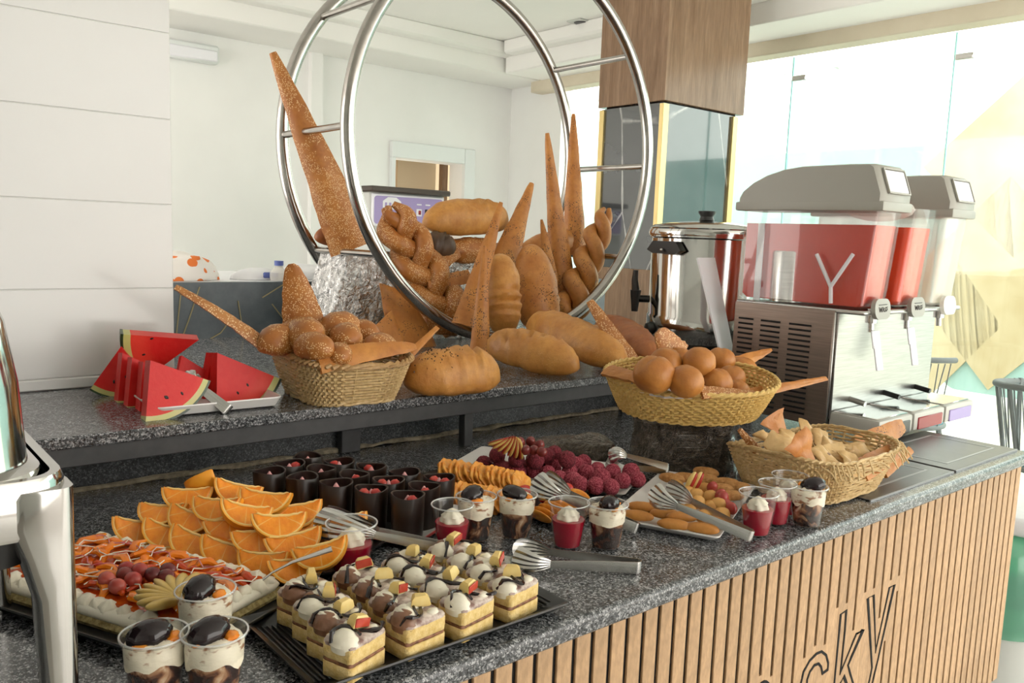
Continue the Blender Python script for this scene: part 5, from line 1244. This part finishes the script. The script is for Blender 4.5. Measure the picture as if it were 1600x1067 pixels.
# ---- orange slice tray
OSC = V((1.03, 1.24, 0)); plate('black tray under the dried orange slices', OSC[:2], 103, .40, .15, 'black_tray', ZC, .013, r=.01)
def slice_mesh():
    g = G(); R1 = []
    for r, z in ((.002, .0028), (.014, .003), (.027, .0036), (.029, .0015), (.0275, -.003), (.002, -.0028)):
        R1.append([V((r*(1+.05*cos(9*2*pi*k/36))*cos(2*pi*k/36), r*(1+.05*cos(9*2*pi*k/36))*sin(2*pi*k/36), z*(1+.2*cos(9*2*pi*k/36)))) for k in range(36)])
    return g.loft(R1).mesh('orange_slice', ['orange_slice'], 50)
osm = slice_mesh(); grp = 'orange slices fanned on the black tray'
A = atz(700, 736, .935); B = atz(816, 757, .935)
for k in range(15):
    p = A.lerp(B, k/14)+V((0, 0, rnd.uniform(-.002, .002))); o = obj('orange_slice', osm, None, None, frame(p, (.85, .35, .12*(-1)**k), V((.75, -.62, .62))) @ Matrix.Rotation(rnd.uniform(-.25, .25), 4, 'X'))
    tag(o, ('orange slice, %s from the left in the upper fan' % ORD[k]) if k < 10 else ('orange slice, %s from the right in the upper fan' % ORD[14-k]), 'orange', grp)
A = atz(700, 772, .922); B = atz(796, 785, .922)
for k in range(9):
    p = A.lerp(B, k/8); o = obj('orange_slice', osm, None, None, frame(p, (.85, .35, .1), V((.6, -.7, .6))) @ Matrix.Rotation(rnd.uniform(-.25, .25), 4, 'X')); tag(o, 'orange slice, %s from the left in the lower fan behind the parfait cups' % ORD[k], 'orange', grp)
apm = G().blob((0, 0, 0), (.0035, .024, .014), nu=14, nv=8).mesh('apple_slice', ['orange_slice'])
A = atz(843, 806, .922); B = atz(905, 776, .925)
for k in range(9):
    p = A.lerp(B, k/8); o = obj('fruit_slice', apm, None, None, frame(p, (.75, .45, .3), (-.3, -.6, .7)) @ Matrix.Rotation(.25*(k-4)*.3, 4, 'Y')); tag(o, 'caramel fruit slice, %s from the front in the fan behind the middle jelly cup' % ORD[k], 'fruit', 'fruit slices on the black tray')
for k, (px, z) in enumerate((((872, 770), .93), ((886, 762), .935), ((850, 778), .93), ((818, 766), .93))):
    o = obj('strawberry_half', G().blob((0, 0, 0), (.014, .012, .010), lambda n: 1-.25*n.x, 14, 9), 'strawberry', mx=T(atz(*px, z), k)); tag(o, 'strawberry half, %s from the right under the tongs on the black tray' % ORD[k], 'strawberry', 'strawberry halves')
# ---- finger pastries
Lp, Fq, Rq = V((1.085, 1.012, 0)), V((1.185, .835, 0)), V((1.515, .985, 0))
ang = math.degrees(atan2((Rq-Fq).y, (Rq-Fq).x)); cc = (Lp+Rq)/2
plate('white rectangular plate of finger pastries and small cookies', cc[:2], ang, (Rq-Fq).length, (Fq-Lp).length, 'white_plate', ZC, .014, r=.01)
def pastry(name, lab, px, z, L, w, rot, m, grp, cat='pastry', wr=.04, sd=0, tilt=0):
    p = atz(*px, z); d = V((cos(rot), sin(rot), tilt))*L/2
    return loaf(name, lab, p-d, p+d, w, w*.9, m, [], wr=wr, pw=2.4, seed=sd, bottom=.42, ns=16, grp=grp) 
g1, g2, g3 = 'brown finger pastries', 'round butter cookies', 'crumbed sticks'
CRa = atan2(CR.y, CR.x)
F_ = [((1005, 793), .928, 'finger pastry at the left, lying across the front one', -.25), ((996, 806), .921, 'long finger pastry at the front left corner of the plate', -.3), ((1041, 804), .925, 'finger pastry behind the tongs at the front', -.3), ((1053, 820), .921, 'finger pastry along the front edge in the middle', -.25), ((1066, 808), .926, 'short finger pastry under the tongs arm', .1), ((1097, 826), .921, 'finger pastry at the front right corner of the plate', -.35), ((1112, 815), .924, 'finger pastry right under the tongs bend', -.6)]
for i, (px, z, lab, r_) in enumerate(F_): pastry('finger_pastry', lab, px, z, .06, .021, CRa+r_, 'finger', g1, sd=70+i)
K_ = [(1058, 761), (1075, 771), (1088, 774), (1110, 777), (1058, 784), (1090, 786), (1111, 793), (1123, 789), (1076, 799), (1100, 808), (1128, 804), (1042, 778), (1102, 765), (1030, 772)]
K_ = sorted(K_)
for i, px in enumerate(K_):
    lab = 'round butter cookie, %s from the left on the plate' % ORD[i] if i < 8 else 'round butter cookie, %s from the right on the plate' % ORD[13-i]
    pastry('butter_cookie', lab, px, .931 if px[1] < 790 else .925, .031, .027, CRa+i, 'cookie', g2, sd=90+i)
S_ = [((1050, 748), 'crumbed stick at the left rear of the plate'), ((1072, 747), 'crumbed stick behind the apple wedge'), ((1103, 738), 'rearmost crumbed stick on top'), ((1102, 749), 'crumbed stick below the rearmost one'), ((1134, 755), 'long crumbed stick at the rear right'), ((1152, 761), 'crumbed stick at the far right corner'), ((1141, 775), 'short crumbed stick beside the red grapes'), ((1125, 764), 'crumbed stick behind the red grapes')]
for i, (px, lab) in enumerate(S_): pastry('crumbed_stick', lab+' of the plate' if 'plate' not in lab else lab, px, .934, .056, .022, CRa+rnd.uniform(-.5, .1), 'crumbed', g3, wr=.08, sd=120+i)
for i, px in enumerate(((1113, 761), (1126, 773), (1130, 777), (1136, 790), (1143, 794), (1132, 784))):
    o = obj('grape', G().blob((0, 0, 0), (.0105, .0105, .0125), nu=16, nv=10), 'grape_red', mx=T(atz(*px, .941 if i < 3 else .931), i, .5)); tag(o, 'red grape, %s from the back in the little bunch on the pastry plate' % ORD[i], 'grape', 'grapes on the pastry plate')
for i, (px, lab) in enumerate((((1079, 752), 'pale apple wedge standing among the crumbed sticks'), ((1089, 752), 'red skinned apple wedge in front of the crumbed sticks'))):
    t = thing('apple_wedge', lab, 'apple', frame(atz(*px, .95), (.3, -.25, .9), (-.5, -.8, .2)))
    obj('flesh', G().blob((0, 0, 0), (.022, .007, .007), nu=14, nv=10), 'apple', t); obj('skin', G().blob((.0, -.003, .0015), (.0215, .0055, .0066), nu=14, nv=10), 'apple_skin', t)
# ============================================================ TONGS
def tongs(lab, tail, tipc, spread, roll, wid=.019, up=UP, claw=.028, m='steel'):
    """tail: bend, tipc: middle between the claws; strips stand on edge, arms spread apart"""
    tail, tipc = V(tail), V(tipc); L = (tipc-tail).length; mx = frame(tail, tipc-tail, up) @ Matrix.Rotation(roll, 4, 'X')
    t = thing('serving_tongs', lab, 'tongs', mx, 'steel serving tongs'); th = .0013
    for s_ in (1, -1):
        P = []
        for q in range(7): a = pi/2*q/6; P.append(V((.008-.008*cos(a), s_*.008*sin(a)*1.0, 0)))
        P.append(V((L*.42, s_*(.008+spread*.5*.42), 0))); P.append(V((L*.70, s_*(.008+spread*.5*.78), 0)))
        g = G(); R1 = []
        for i, p in enumerate(P):
            a = P[max(0, i-1)]; b = P[min(len(P)-1, i+1)]; d = (b-a).normalized(); n = V((-d.y, d.x, 0))*th/2; w = wid/2*(1 if i < 7 else (.82 if i == 7 else .6))
            R1.append([p+n+V((0, 0, -w)), p+n*1.6, p+n+V((0, 0, w)), p-n+V((0, 0, w)), p-n*.4, p-n+V((0, 0, -w))])
        g.loft(R1); ar = obj('arm', g, m, t, sharp=35)
        g = G(); R1 = []; a = P[-1]; b = V((L, s_*(.004+spread*.5), 0)); N = 10; K = 21
        for i in range(N+1):
            u = i/N; c = a.lerp(b, u)+V((0, s_*.010*sin(u*pi)*1.0, 0)); w = wid/2*.6+(claw-wid/2*.6)*(u**.8)*(1-.12*max(0, u-.85)/.15)
            o_, i_ = [], []
            for k in range(K):
                f = k/(K-1)*2-1; rib = .0022*u*cos(f*pi*5); y = s_*(-.010*u*f*f+rib); end = -.010*u*f*f
                o_.append(c+V((end, y, f*w))); i_.append(c+V((end, y-s_*th, f*w)))
            R1.append(o_+i_[::-1])
        g.loft(R1); obj('fluted_claw', g, m, t, sharp=50)
    return t
tongs('steel tongs lying on the bare granite in the middle foreground', atz(1001, 885, ZC+.0105), atz(800, 866, ZC+.021), .05, 0, claw=.023, up=(.02, .02, 1))
tongs('steel tongs resting across the orange quarters and the jelly cup', atz(806, 880, ZC+.012), atz(495, 812, .972), .055, .25, claw=.026)
tongs('steel tongs lying over the orange slices toward the middle jelly cup', atz(997, 826, ZC+.014), atz(838, 752, .972), .06, .2, claw=.028)
tongs('steel tongs lying on the finger pastries with the bend over the counter edge', atz(1176, 838, ZC+.020), atz(1027, 766, .962), .065, .1, claw=.026)
tongs('steel tongs lying behind the pink coconut balls', atz(1045, 733, ZC+.03), atz(948, 716, ZC+.046), .035, .9, claw=.024)
tongs('steel tongs leaning on the watermelon wedges', aty(358, 642, 1.63), aty(290, 588, 1.70), .045, .5, claw=.022, wid=.022)
# cake server, only its handle and shoulder show
t = thing('cake_server', 'steel cake server stuck in the right end of the fruit cake', 'server', frame(atz(405, 908, .935), atz(486, 872, .962)-atz(405, 908, .935), UP))
g = G().tube([V((-.01, 0, -.004)), V((.02, 0, .004)), V((.05, 0, .006)), V((.105, 0, .0))], [.004, .0035, .005, .009], 10, flat=.35, up=(0, 0, 1)); obj('handle', g, 'steel', t)
obj('blade', G().prism([(-.06, -.014), (-.012, -.02), (0, -.006), (0, .006), (-.012, .02), (-.06, .014)], -.0075, -.006), 'steel', t)
